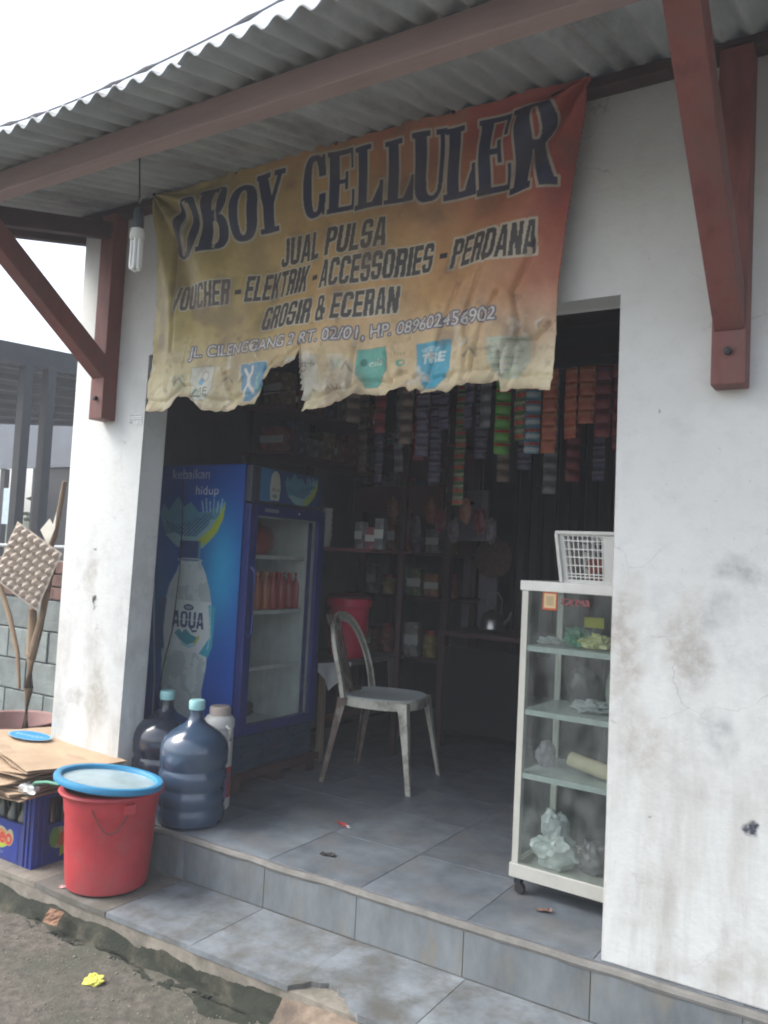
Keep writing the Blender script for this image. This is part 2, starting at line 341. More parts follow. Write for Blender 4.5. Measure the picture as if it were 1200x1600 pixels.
            if c in 'O0Q': g = O
            elif c == 'C': g = O & ~r(r_ - .08, 1.1, .30, .70)
            elif c == 'G': g = (O & ~r(r_ - .06, 1.1, .50, .70)) | r(.52, 1, .36, .50) | r(r_, 1, .0, .50)
            elif c == 'D': g = (sup(.4, .5, .6, .5) | r(0, .4, 0, 1)) & ~r(l, r_, B, 1 - B)
            elif c == 'B': g = ((sup(.4, .76, .58, .26) | sup(.4, .27, .6, .27) | r(0, .4, 0, 1))) & ~r(l, r_, B, .44) & ~r(l, r_, .58, 1 - B)
            elif c == 'P': g = (sup(.4, .72, .6, .28) | r(0, .4, .44, 1)) & ~r(l, r_, .58, 1 - B) | r(0, l + .02, 0, 1)
            elif c == 'R': g = ((sup(.4, .74, .6, .26) | r(0, .4, .48, 1)) & ~r(l, r_, .62, 1 - B)) | r(0, l + .02, 0, 1) | r(r_ - .06, .98, 0, .40) | r(.3, .94, .36, .60) & ~r(l, r_, .0, .42)
            elif c == 'A': g = pg([(0, 0), (.28, 1), (.72, 1), (1, 0), (.68, 0), (.64, .2), (.36, .2), (.32, 0)]) & ~pg([(.42, .34), (.58, .34), (.51, .80), (.49, .80)])
            elif c == 'E': g = r(0, l, 0, 1) | r(0, 1, 0, B) | r(0, 1, 1 - B, 1) | r(0, .92, .5 - B / 2, .5 + B / 2)
            elif c == 'F': g = r(0, l, 0, 1) | r(0, 1, 1 - B, 1) | r(0, .9, .5 - B / 2, .5 + B / 2)
            elif c == 'H': g = r(0, l, 0, 1) | r(r_, 1, 0, 1) | r(0, 1, .42, .58)
            elif c == 'I': g = box
            elif c == 'J': g = r(r_ - .05, 1, .3, 1) | ((sup(.5, .3, .5, .3) & (v < .32)) & ~r(l, r_ - .05, B, .5) & ~r(0, l, .3, 1))
            elif c == 'K': g = r(0, l, 0, 1) | pg([(l - .02, .30), (l - .02, .58), (.62, 1), (1, 1), (.66, .56), (1, 0), (.64, 0), (l + .10, .46)])
            elif c == 'L': g = r(0, l + .03, 0, 1) | r(0, 1, 0, B)
            elif c == 'M': g = r(0, .26, 0, 1) | r(.74, 1, 0, 1) | pg([(.18, 1), (.42, 0), (.58, 0), (.82, 1), (.62, 1), (.5, .4), (.38, 1)])
            elif c == 'N': g = r(0, l - .02, 0, 1) | r(r_ + .02, 1, 0, 1) | pg([(0.05, 1), (.38, 1), (.95, 0), (.62, 0)])
            elif c == 'S': g = O & ~r(r_ - .02, 1.1, .56, .68) & ~r(-.1, l + .02, .32, .44) | r(.1, .9, .44, .56)
            elif c == 'T': g = r(0, 1, 1 - B, 1) | r(.5 - .18, .5 + .18, 0, 1)
            elif c == 'U': g = (sup(.5, .5, .5, .5) | r(0, 1, .5, 1)) & ~r(l, r_, B, 1.1)
            elif c == 'V': g = pg([(.3, 0), (.7, 0), (1, 1), (.68, 1), (.5, .3), (.32, 1), (0, 1)])
            elif c == '1': g = r(.35, .8, 0, 1) | pg([(0, .7), (.4, .7), (.4, 1)])
            elif c == '2': g = (O & ~r(-.1, l, .36, .64) & ~((u < .5) & (v < .5))) | pg([(0, 0), (1, 0), (1, .17), (.42, .17), (.95, .5), (.95, .62), (.6, .55), (0, .2)])
            elif c == '4': g = r(.55, .88, 0, 1) | r(0, 1, .2, .36) | pg([(0, .3), (.5, 1), (.75, 1), (.25, .3)])
            elif c == '5': g = (O & ~r(-.1, l, .3, 1)) & ~r(.4, 1.1, .62, .82) | r(0, l, .5, 1) | r(0, .95, 1 - B, 1) | r(.1, .7, .5, .64)
            elif c == '6': g = O & ~r(r_, 1.1, .60, .70) | r(.1, .9, .46, .58)
            elif c == '8': g = O | r(.1, .9, .44, .58)
            elif c == '9': g = O & ~r(-.1, l, .30, .40) | r(.1, .9, .42, .54)
            elif c == '&': g = (sup(.42, .74, .34, .26) & ~sup(.42, .74, .10, .12)) | (sup(.42, .28, .42, .28) & ~sup(.42, .28, .14, .14)) | pg([(.3, .6), (.55, .6), (1, 0), (.72, 0)]) | r(.78, 1, .25, .5)
            elif c == '-': g = r(0, 1, .36, .54)
            elif c == '.': g = r(.1, .9, 0, .18)
            elif c == ',': g = r(.2, .9, 0, .18) | pg([(.2, -.12), (.6, -.12), (.9, .1), (.4, .1)])
            elif c == '/': g = pg([(0, 0), (.35, 0), (1, 1), (.65, 1)])
            else: g = box
            m[j0:j1, i0:i1] |= g & (box | (c == ','))
        return m
    def slab(s, ch, x0, x1, z0, z1):
        """heavy condensed slab-serif capital fitted into a box"""
        u = (s.X - x0) / (x1 - x0); v = (s.Z - z0) / (z1 - z0); box = (u >= 0) & (u <= 1) & (v >= 0) & (v <= 1)
        def r(a, b, c, d): return (u >= a) & (u <= b) & (v >= c) & (v <= d)
        def el(cx, cy, rx, ry, p=2.6): return (np.abs((u - cx) / rx) ** p + np.abs((v - cy) / ry) ** p) <= 1
        st = .36
        if ch == 'O': m = el(.5, .5, .5, .5) & ~el(.5, .5, .15, .40)
        elif ch == 'C': m = (el(.52, .5, .52, .5) & ~el(.55, .5, .17, .41)) & ~r(.62, 1.1, .36, .64) | r(.86, .97, .66, .99) | r(.86, .97, .02, .30)
        elif ch == 'B':
            m = r(0, .55, .92, 1) | r(0, .55, 0, .08) | r(.1, .1 + st, 0, 1)
            m |= (el(.5, .76, .44, .24) & (u > .3)) & ~(el(.5, .76, .13, .15) & (u > .46)); m |= (el(.5, .27, .5, .27) & (u > .3)) & ~(el(.52, .27, .15, .18) & (u > .46))
        elif ch == 'Y':
            m = s.poly([(x0 + a * (x1 - x0), z0 + b * (z1 - z0)) for a, b in ((0.04, .95), (.40, .95), (.58, .58), (.76, .95), (.9, .95), (.66, .45), (.66, .05), (.30, .05), (.30, .42))])
            m |= r(0, .5, .91, 1) | r(.64, 1, .91, 1) | r(.18, .8, 0, .08)
        elif ch == 'E':
            m = r(0, .55, .92, 1) | r(0, .55, 0, .08) | r(.08, .08 + st, 0, 1) | r(.4, .95, .92, 1) | r(.4, 1, 0, .08) | r(.4, .72, .465, .535)
            m |= r(.85, .95, .68, 1) | r(.9, 1, 0, .34) | r(.64, .74, .36, .64)
        elif ch == 'L':
            m = r(0, .6, .92, 1) | r(0, 1, 0, .08) | r(.1, .1 + st, 0, 1) | r(.9, 1, 0, .40) | s.poly([(x0 + a * (x1 - x0), z0 + b * (z1 - z0)) for a, b in ((.62, .05), (.92, .05), (.92, .36))])
        elif ch == 'U':
            m = (el(.5, .3, .42, .3) | r(.08, .92, .3, 1)) & ~(el(.62, .32, .18, .24) | r(.44, .80, .32, 1.1)) | r(0, .54, .92, 1) | r(.7, 1, .92, 1)
        elif ch == 'R':
            m = r(0, .5, .92, 1) | r(0, .5, 0, .08) | r(.07, .07 + st, 0, 1)
            m |= (el(.48, .74, .42, .26) & (u > .3)) & ~(el(.5, .75, .12, .17) & (u > .43))
            m |= s.poly([(x0 + a * (x1 - x0), z0 + b * (z1 - z0)) for a, b in ((.45, .5), (.72, .5), (.94, .08), (1.0, .08), (1.0, 0), (.68, 0))])
        return m & box
    def sheet(s, name, m, parent, warp=None, keep=None, smooth=True):
        """turn the canvas into a mesh grid; colours go to a point attribute"""
        n = s.nx * s.nz; co = np.zeros((n, 3)); co[:, 0] = s.X.ravel(); co[:, 2] = s.Z.ravel()
        if warp: co[:] = warp(co)
        j, i = np.meshgrid(np.arange(s.nz - 1), np.arange(s.nx - 1), indexing='ij'); a = (j * s.nx + i)
        F = np.stack([a, a + 1, a + s.nx + 1, a + s.nx], -1).reshape(-1, 4)
        if keep is not None:
            K = keep.ravel(); F = F[K[F].all(1)]
            used = np.unique(F); mp = -np.ones(n, int); mp[used] = np.arange(len(used)); F = mp[F]; co = co[used]; colr = s.img.reshape(-1, 3)[used]
        else: colr = s.img.reshape(-1, 3)
        me = bpy.data.meshes.new(name); me.vertices.add(len(co)); me.vertices.foreach_set('co', co.ravel())
        me.loops.add(F.size); me.loops.foreach_set('vertex_index', F.ravel().astype(np.int32)); me.polygons.add(len(F))
        me.polygons.foreach_set('loop_start', np.arange(0, F.size, 4, dtype=np.int32)); me.update(calc_edges=True)
        at = me.color_attributes.new('print', 'FLOAT_COLOR', 'POINT'); rgba = np.ones((len(co), 4)); rgba[:, :3] = np.clip(colr, 0, 1)
        at.data.foreach_set('color', rgba.ravel()); me.materials.append(m)
        me.polygons.foreach_set('use_smooth', np.full(len(F), smooth)); me.validate()
        return link(name, me, parent)

# shared materials
M_tile = mat('floor_tile', (.165, .190, .215), rough=.36, var=.4, scale=8, bump=.2, bscale=45, dirt=(.19, .18, .165), dirt_amt=.40, dscale=5, rand=.13)
M_tilelow = mat('step_tile', (.205, .23, .25), rough=.5, var=.45, scale=7, bump=.3, bscale=50, dirt=(.105, .10, .085), dirt_amt=.55, dscale=5.5, rand=.10)
M_riser = mat('riser_tile', (.15, .17, .18), rough=.6, var=.35, scale=4, bump=.2, bscale=30, dirt=(.20, .175, .13), dirt_amt=.35, dscale=3.5, rand=.12, stretch=(2.5, 2.5, 1))
M_cement = mat('cement', (.26, .235, .195), rough=.9, var=.35, scale=8, bump=.8, bscale=35, dirt=(.10, .095, .075), dirt_amt=.5, dscale=5)
M_grout = mat('grout', (.19, .195, .20), rough=.95, var=.3, scale=20, bump=.4)
M_redwood = mat('red_painted_timber', (.215, .068, .058), rough=.62, var=.4, scale=14, bump=.5, bscale=50, dirt=(.12, .06, .05), dirt_amt=.5, dscale=7, stretch=(1, 1, .25))
M_purlin = mat('faded_timber', (.35, .255, .24), rough=.7, var=.25, scale=4, bump=.3, bscale=30, dirt=(.16, .09, .08), dirt_amt=.4, dscale=2, stretch=(.3, 2, 2))
M_darkwood = mat('dark_timber', (.07, .035, .035), rough=.7, var=.3, scale=6, bump=.3)
M_roof = mat('cement_roof_sheet', (.40, .43, .44), rough=.8, var=.3, scale=2.5, bump=.3, bscale=40, dirt=(.20, .19, .19), dirt_amt=.5, dscale=2, stretch=(2, .5, 1))
M_steel = mat('dark_steel', (.017, .022, .028), rough=.45, metal=.2, var=.2, scale=8)
M_black = mat('black_plastic', (.015, .015, .017), rough=.5)
M_white = mat('white_plastic', (.62, .63, .60), rough=.4, var=.08)
M_brass = mat('galvanised_wire', (.35, .35, .34), rough=.35, metal=.8)

# ================================================================== SETTING
# ---- street: one sheet out to the horizon, finely modelled near the step
def ground_z(x, y):
    d = max(0.0, -y - .39)
    z = -.284 + .012 * mnoise.noise(Vector((x * 2.2, y * 2.2, 0))) + .006 * mnoise.noise(Vector((x * 9, y * 9, 3)))
    z += .006 * max(0, 1 - d / .14)
    if x > -1.0: z += .05 * min(1, (x + 1.0) / .5) * max(0, 1 - d / .3)
    if y > .2: z += .04
    return z
def grid_mesh(name, xs, ys, zf, m, smooth=True):
    me = bpy.data.meshes.new(name); V = [(x, y, zf(x, y)) for y in ys for x in xs]; n = len(xs)
    F = [(j * n + i, j * n + i + 1, (j + 1) * n + i + 1, (j + 1) * n + i) for j in range(len(ys) - 1) for i in range(n - 1)]
    me.from_pydata(V, [], F); me.materials.append(m); me.polygons.foreach_set('use_smooth', [smooth] * len(F)); return me
M_street = mat('rough_concrete_street', (.108, .096, .079), rough=.95, var=.6, scale=28, bump=1.0, bscale=90, dirt=(.06, .064, .045), dirt_amt=.6, dscale=2.2)
xs = [-45, -30, -20, -8, -5] + [-4 + .05 * i for i in range(121)] + [3, 6, 14, 25]
ys = [-25, -14, -8, -4, -3] + [-2.2 + .05 * i for i in range(57)] + [1.5, 3, 6, 12, 25, 38]
link('street', grid_mesh('street', xs, ys, ground_z, M_street), kind='structure')

# ---- shop floor slab and tiles
slab = MB().box(-2.50, 1.02, .0, 3.20, -.30, -.003).build('shop_floor', M_grout, kind='structure')
step = MB().box(-3.4, 2.4, -.300, -.017, -.34, -.1675).box(-3.4, 2.4, -.385, -.300, -.34, -.178).box(-3.4, 2.4, -.017, -.0, -.34, -.02).build('porch_step', M_cement, kind='structure')

def tile_mesh(w, d, t=.012, bev=.0018):
    return MB().box(-w / 2, w / 2, -d / 2, d / 2, -t, 0, bevel=bev).mesh('tile', M_tile)
TM = tile_mesh(.3975, .3975, .012, .001)
for i in range(9):
    for j in range(8):
        x = -2.22 + .4 * i; y = .2 + .4 * j
        if j == 7: continue
        link('tile', TM, slab, loc=(x, y, random.uniform(-.0006, .0008)), rot=(random.uniform(-.0015, .0015), random.uniform(-.0015, .0015), 0))
TM2 = tile_mesh(.3975, .37); 
for i in range(9): link('tile', TM2, slab, loc=(-2.22 + .4 * i, 2.99, 0))
# rounded cement nosing along the porch edge
nose = MB()
prev = None; pts = []
for k in range(95):
    x = -3.1 + .055 * k; pts.append((x, -.014 + .005 * mnoise.noise(Vector((x * 9, 0, 0))), -.0135 + .004 * mnoise.noise(Vector((x * 4, 7, 0)))))
nose.tube(pts, .0135, 8)
nose.build('nosing', mat('cement_nosing', (.19, .185, .17), rough=.85, var=.3, scale=14, bump=.5, bscale=60), step, smooth=True)
# riser tiles
edges = [-3.1, -2.42, -2.02, -1.62, -1.22, -.82, -.42, -.02, .38, .78, 1.18, 1.58, 1.98, 2.38]
for a, b in zip(edges, edges[1:]):
    if b < -2.0: continue
    MB().box(a + .0011, b - .0011, -.019, -.0085, -.163, -.017, bevel=.0015).build('riser_tile', M_riser, step).location.y = random.uniform(-.0015, .0015) - .002
# lower step tiles, the outer row; two are broken along the street edge
M_grimy = mat('grimy_step_tile', (.15, .145, .13), rough=.75, var=.4, scale=6, bump=.4, bscale=30, dirt=(.08, .075, .055), dirt_amt=.6, dscale=4)
def low_tile(poly, dz=0, m=M_tilelow):
    mb = MB(); mb.prism(poly, -.182, -.1640 + dz, 'z'); return mb.build('step_tile', m, step)
low_edges = [-2.42, -2.02, -1.618, -1.214, -.81, -.405, 0, .405, .81, 1.215, 1.62, 2.02]
BR = [(-.81, -.388), (-.800, -.372), (-.782, -.352), (-.772, -.326), (-.741, -.318), (-.722, -.302), (-.690, -.306), (-.672, -.322), (-.648, -.320), (-.636, -.345), (-.612, -.352), (-.600, -.372)]
for a, b in zip(low_edges, low_edges[1:]):
    m_lo = M_cement if b < -2.0 else (M_grimy if b < -1.6 else M_tilelow)
    a2, b2 = a + .0012, b - .0012; j = lambda: random.uniform(-.004, .004)
    if abs(a + .81) < .01:
        low_tile([(a2, -.025), (a2, -.385)] + BR[1:] + [(-.575, -.380), (-.56, -.392), (-.50, -.387), (b2, -.392), (b2, -.025)], .001)
    else:
        low_tile([(a2, -.025), (a2, -.388 + j()), (a * .6 + b * .4, -.391 + j()), (b2, -.389 + j()), (b2, -.025)], random.uniform(-.0008, .0008), m_lo)
MB().box(-3.4, -2.424, -.385, -.03, -.1835, -.168).build('cement_screed', M_cement, step)
# rough mortar front of the step, spilling out where the tiles are broken
def mort(x, t):
    f_ = lambda k, o: mnoise.fractal(Vector((x * k, t * 1.5, o)), .8, 2.1, 5)
    w = .045 + .11 * abs(f_(2, 2)) + (.13 * math.exp(-((x + .48) / .30) ** 2)) + (.10 if x > -.2 else 0)
    y = -.376 - t * w + .010 * f_(5, 5) * (.3 + t); g_ = min(1, max(0, (x + 1.15) / .5)); z = -.186 - ((1 - g_) * .094 * min(1, t * 2.4) ** .8 + g_ * t ** 1.1 * .098) + .012 * f_(7, 9) * (.2 + t * .5) * (1 if t < .9 else .2) - (.02 if t > .98 else 0)
    return y, z
M_mossm = mat('mossy_mortar', (.085, .078, .055), rough=.95, var=.7, scale=30, bump=1.0, bscale=80, dirt=(.016, .020, .012), dirt_amt=1.15, dscale=6)
M_brownm = mat('brown_mortar', (.20, .155, .115), rough=.95, var=.5, scale=22, bump=1.0, bscale=60, dirt=(.09, .07, .055), dirt_amt=.5, dscale=6)
for xa, xb, mm in ((-3.4, -.83, M_mossm), (-.83, 2.4, M_brownm)):
    V = []; F = []; NXM = int((xb - xa) / .012)
    for i in range(NXM + 1):
        x = xa + (xb - xa) * i / NXM
        for k in range(13): y, z = mort(x, k / 12); V.append((x, y if k else -.36, z if k else -.181))
    for i in range(NXM):
        for k in range(12): a_ = i * 13 + k; F.append((a_, a_ + 1, a_ + 14, a_ + 13))
    me = bpy.data.meshes.new('mortar_face'); me.from_pydata(V, [], F); me.materials.append(mm); me.polygons.foreach_set('use_smooth', [True] * len(F)); link('mortar_face', me, step)
# grit and small stones at the foot of the step: nobody could count them
bm = MB()
for k in range(1500):
    x = random.uniform(-3, .4); y = -.42 - abs(random.gauss(0, .28)); r = random.uniform(.0012, .0045) * (1.6 if random.random() < .08 else 1)
    rr = bmesh.ops.create_icosphere(bm.bm, subdivisions=1, radius=r, matrix=Matrix.Translation((x, y, ground_z(x, y) + r * .3)) @ Matrix.Diagonal((1, random.uniform(.6, 1), .6, 1)))
bm.build('gravel', mat('grit', (.20, .18, .15), rough=.9, var=.4, scale=30), kind='stuff')

# ---- facade wall (one lime-washed wall with the shop opening)
GR = (.16, .17, .19); BRN = (.30, .25, .20)
spots = [(.33, 1.12, .06, .05, .42, GR), (.29, 1.0, .06, .07, .28, GR), (.24, .86, .06, .10, .25, GR), (.20, .92, .09, .2, .4, BRN), (.04, .9, .07, .25, .55, BRN), (.30, .68, .05, .09, .4, GR),
         (.10, .62, .12, .12, .4, BRN), (.375, .434, .018, .018, 1.6, (.05, .055, .08)), (.125, .44, .009, .007, 1.3, GR), (.13, .90, .03, .03, .3, (.7, .7, .7)), (.124, 1.587, .008, .008, 1, BRN),
         (-2.285, .855, .016, .022, 1.6, (.07, .07, .07)), (-2.29, 1.09, .016, .013, 1.4, (.10, .10, .10)), (-2.31, .98, .05, .14, .6, (.36, .35, .32)), (-2.35, .44, .08, .04, .45, (.24, .24, .22)),
         (-2.22, .45, .07, .22, .6, (.34, .32, .26)), (-2.45, .35, .1, .14, .5, (.36, .36, .33))]
M_wall = wall_mat('limewashed_plaster', (.66, .68, .67), spots)
wb = MB().prism([(-2.51, -.165), (-2.06, -.165), (-2.038, 1.938), (0.0, 1.938), (0.0, 0.0), (2.3, 0.0), (2.3, 2.60), (-2.51, 2.60)], 0, .125)
bmesh.ops.bevel(wb.bm, geom=[e for e in wb.bm.edges if e.calc_length() > .02], offset=.008, segments=3, profile=.5, affect='EDGES')
facade = wb.build('facade_wall', M_wall, smooth=True, kind='structure')
# plinth of tiles under the wall on the right
# ---- the room behind
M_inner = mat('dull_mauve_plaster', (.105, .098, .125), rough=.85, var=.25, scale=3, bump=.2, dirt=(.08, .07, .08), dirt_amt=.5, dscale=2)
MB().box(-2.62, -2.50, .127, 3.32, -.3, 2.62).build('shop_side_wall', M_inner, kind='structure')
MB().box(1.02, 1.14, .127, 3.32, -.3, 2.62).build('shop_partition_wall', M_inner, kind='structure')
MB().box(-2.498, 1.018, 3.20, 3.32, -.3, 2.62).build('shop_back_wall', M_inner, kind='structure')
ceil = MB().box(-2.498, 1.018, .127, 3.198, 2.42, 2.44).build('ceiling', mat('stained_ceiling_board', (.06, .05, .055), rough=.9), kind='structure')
for k in range(5): MB().box(-2.495, 1.015, .45 + .6 * k, .50 + .6 * k, 2.36, 2.418).build('ceiling_batten', M_darkwood, ceil)
# ---- low concrete-block wall in the side alley
alley = thing('block_wall', 'low grey concrete block wall with a course of brown bricks on top, left of the shop', 'wall', (-3.9, .95, -.25))
M_block = mat('concrete_block', (.20, .23, .22), rough=.95, var=.35, scale=8, bump=.9, bscale=50, dirt=(.10, .11, .10), dirt_amt=.4, dscale=3, rand=.15)
M_brown = mat('brown_brick', (.17, .10, .08), rough=.95, var=.35, scale=12, bump=.6, dirt=(.08, .06, .05), dirt_amt=.4, rand=.15)
MB().box(-1.8, 1.26, .02, .13, 0, 1.24).build('mortar_core', M_grout, alley)
BMs = [MB().box(-.198, .198, 0, .15, 0, .19, bevel=.006).mesh('block', M_block), MB().box(-.098, .098, 0, .15, 0, .072, bevel=.004).mesh('brick', M_brown)]
for r in range(5):
    for c in range(7):
        link('concrete_block', BMs[0], alley, loc=(-1.55 + .404 * c + (.2 if r % 2 else 0), -.03 + random.uniform(-.006, .006), .005 + .198 * r), rot=(0, 0, random.uniform(-.015, .015)))
for r in range(3):
    for c in range(15):
        link('brick', BMs[1], alley, loc=(-1.65 + .204 * c + (.1 if r % 2 else 0), -.03 + random.uniform(-.008, .008), 1.0 + .082 * r), rot=(0, 0, random.uniform(-.03, .03)))
# dark boards leaning between the block wall and the shop
bd = thing('leaning_board', 'dark brown weathered board standing against the block wall beside the shop corner', 'board', (-3.1, .62, -.2))
MB().box(-.30, .42, .10, .12, 0, 1.22).build('panel', mat('dark_board', (.055, .042, .040), rough=.85, var=.4, scale=5, bump=.5, stretch=(4, 4, .5)), bd)
for x in (-.26, .30): MB().box(x, x + .05, .07, .098, 0, 1.2).build('batten', M_darkwood, bd)

# ---- neighbour's steel carport behind the alley
cp = thing('steel_carport', 'dark steel carport frame with battened roof beyond the alley left of the shop', 'carport', (-7.2, 3.0, -.25))
def P3(x, y, z): return (x + 7.2, y - 3.0, z + .25)
for x, y in ((-7.14, 2.84), (-7.06, 3.06)):
    MB().beam(P3(x, y, -.25), P3(x, y, 2.98), .11, .10, up=(0, 1, 0)).build('post', M_steel, cp)
MB().beam(P3(-7.95, .2, 3.05), P3(-6.55, 4.75, 3.05), .10, .22).build('front_beam', M_steel, cp)
M_slat = mat('carport_sheet', (.07, .085, .11), rough=.5, metal=.3, var=.3, scale=3)
me = bpy.data.meshes.new('roof_sheet'); Q = [P3(-7.95, .2, 3.06), P3(-6.55, 4.75, 3.06), P3(-9.6, 6.9, 3.10), P3(-13.9, 5.2, 3.10)]; Q2 = [(a_, b_, c_ + .04) for a_, b_, c_ in Q]
me.from_pydata(Q + Q2, [], [(0, 1, 2, 3), (7, 6, 5, 4), (0, 4, 5, 1), (1, 5, 6, 2), (2, 6, 7, 3), (3, 7, 4, 0)]); me.materials.append(M_slat); link('roof_sheet', me, cp)
M_bat = mat('pale_batten', (.13, .15, .18), rough=.5)
for k in range(7):
    f_ = (k + .5) / 7; A_ = Vector(P3(-7.95, .2, 3.0)).lerp(Vector(P3(-13.9, 5.2, 3.04)), f_); B_ = Vector(P3(-6.55, 4.75, 3.0)).lerp(Vector(P3(-9.6, 6.9, 3.04)), f_)
    MB().beam(A_, B_, .10, .07).build('roof_batten', M_bat, cp)
nb = thing('neighbour_house', 'pale grey rendered house wall with a dark opening, seen under the carport', 'house', (-12.5, 7.0, -.25))
M_nw = mat('pale_render', (.17, .19, .22), rough=.85, var=.15, scale=2)
MB().box(-6, 5.5, 0, .2, 2.78, 3.75).build('upper_wall', M_nw, nb)
MB().box(-6, 5.5, -.06, .0, 2.70, 2.78).build('ledge', M_nw, nb)
MB().box(-.1, 5.5, 0, .2, 0, 2.70).build('dark_panel', M_steel, nb)
MB().box(-6, -.1, .9, 1.1, 0, 1.75).build('garden_wall', mat('mossy_render', (.34, .38, .30), rough=.9, var=.4, scale=3), nb)
for x in (-1.45, -.45): MB().box(x, x + .14, .0, .1, 0, 2.70).build('window_post', M_steel, nb)
cl = MB().box(-.28, .28, -.01, .01, -.33, .33, bevel=.004).build('hanging_cloth', mat('pale_blue_cloth', (.55, .68, .76), rough=.8)); cl.location = (-13.05, 6.7, 1.72)
tag(cl, 'small pale blue cloth hanging between the two carport posts', 'cloth')

def foliage(name, label, c, rad, n, leaf, m, trunk=None, seed=0):
    t = thing(name, label, 'tree', (c[0], c[1], -.25)); r = random.Random(seed); V = []; F = []
    cz = c[2] + .25
    clumps = [(r.gauss(0, .45), r.gauss(0, .45), r.gauss(0, .4), r.uniform(.25, .5)) for _ in range(16)]
    for k in range(n):
        a = clumps[k % 16]; p = Vector((a[0] + r.gauss(0, a[3] * .5), a[1] + r.gauss(0, a[3] * .5), a[2] + r.gauss(0, a[3] * .45)))
        p = Vector((p.x * rad[0], p.y * rad[1], p.z * rad[2] + cz))
        d = Vector((r.gauss(0, 1), r.gauss(0, 1), r.gauss(0, .6))).normalized(); e = d.cross(Vector((r.gauss(0, 1), r.gauss(0, 1), 1))).normalized(); i = len(V)
        V += [p, p + leaf * (d * .5 + e * .25), p + leaf * d, p + leaf * (d * .5 - e * .25)]; F.append((i, i + 1, i + 2, i + 3))
    me = bpy.data.meshes.new('crown'); me.from_pydata(V, [], F); me.materials.append(m); link('crown', me, t)
    tb = MB(); tb.tube([(0, 0, 0), (.05, 0, cz * .5), (-.05, .05, cz)], [.12, .09, .05]); 
    for k in range(5):
        a = 2 * math.pi * k / 5; tb.tube([(0, 0, cz * .6), (rad[0] * .4 * math.cos(a), rad[1] * .4 * math.sin(a), cz + rad[2] * .3)], [.05, .015], 6)
    tb.build('trunk', mat('bark', (.10, .08, .06), rough=.95, bump=.6), t)
M_leaf = mat('leaf', (.07, .11, .045), rough=.6, var=.5, scale=3)
M_leaf2 = mat('pale_leaf', (.10, .14, .06), rough=.6, var=.5, scale=3)
foliage('garden_tree', 'green leafy bush in the garden seen low between the carport posts', (-14.5, 10.5, 1.6), (2.8, 1.2, 1.3), 5000, .22, M_leaf, seed=1)
foliage('garden_tree', 'distant thin tree just showing above the carport roof beside the brace', (-19.4, 13, 5.3), (1.9, 1.2, 1.1), 5000, .16, M_leaf2, seed=2)
# black van nose / dark car bonnet is only a dark curve at the frame edge: a parked car behind the carport
# ---- overhead service cable with tatters
cb = MB(); cpts = []
for k in range(41):
    t = k / 40; x = -9.4 + 6.6 * t; cpts.append((x, 3.0 + .02 * math.sin(9 * t), 6.02 + .25 * t - .28 * math.sin(math.pi * t)))
cb.tube(cpts, [.010 + (.016 if (k * 7) % 11 in (0, 1) else 0) for k in range(41)], 6)
o = cb.build('overhead_cable', mat('cable_sheath', (.16, .16, .17), rough=.8)); tag(o, 'thin sagging overhead cable with tatters across the white sky', 'cable')

# ---- thin scattering volume added to lift the blacks like lens veil
hz = MB().box(-46, 26, -26, 39, -1.35, 9.5).build('veil_volume', bpy.data.materials.new('veil_volume'), kind='stuff')
hm = hz.data.materials[0]; hm.use_nodes = True; hn = hm.node_tree; hn.nodes.clear()
ho = hn.nodes.new('ShaderNodeOutputMaterial'); hp = hn.nodes.new('ShaderNodeVolumePrincipled'); hp.inputs['Color'].default_value = (.85, .88, .92, 1); hp.inputs['Density'].default_value = .010
hn.links.new(hp.outputs[0], ho.inputs['Volume'])

# ================================================================== ROOF AND BRACKETS
roof = thing('lean_to_roof', 'corrugated grey cement sheet canopy roof sloping out over the shop front', 'roof', (-.4, -.4, 2.5))
RX0, RX1 = -2.68, 2.5; s_ = .25
def roof_z(x, y, off=0): return 2.612 + s_ * y + .0115 * math.sin(2 * math.pi * x / .074) + off
sheet_w = .074 * 12
x = RX0; k = 0
while x < RX1:
    xb = min(x + sheet_w + .04, RX1); nx = int((xb - x) / .0074) + 1; V = []; F = []; dz = .0 if k % 2 else .007
    sk = random.uniform(-.004, .004); ya, yb = -.955 + random.uniform(-.012, .012), .12
    for side in (0, .006):
        for j in range(9):
            y = ya + (yb - ya) * j / 8
            for i in range(nx):
                xx = x + (xb - x) * i / (nx - 1); V.append((xx + .4, y + .4, roof_z(xx, y, dz + side) + .012 * mnoise.noise(Vector((xx, y * 2, 0))) * .4 - 2.5))
    n1 = nx * 9
    for j in range(8):
        for i in range(nx - 1):
            a = j * nx + i; F.append((a, a + 1, a + nx + 1, a + nx)); F.append((n1 + a, n1 + a + nx, n1 + a + nx + 1, n1 + a + 1))
    for i in range(nx - 1): F.append((i, n1 + i, n1 + i + 1, i + 1))
    for j in range(8): a = j * nx; F.append((a, a + nx, n1 + a + nx, n1 + a)); b = a + nx - 1; F.append((b, n1 + b, n1 + b + nx, b + nx))
    me = bpy.data.meshes.new('roof_sheet'); me.from_pydata(V, [], F); me.materials.append(M_roof); me.polygons.foreach_set('use_smooth', [True] * len(F))
    link('roof_sheet', me, roof); x += sheet_w; k += 1
pm = MB().box(RX0 + .43, RX1 + .3, -.335, -.275, -.155, -.080, bevel=.004); pm.build('purlin', M_purlin, roof)
MB().box(RX0 + .43, RX1 + .3, .335, .396, .052, .088, bevel=.004).build('wall_plate', M_darkwood, roof)
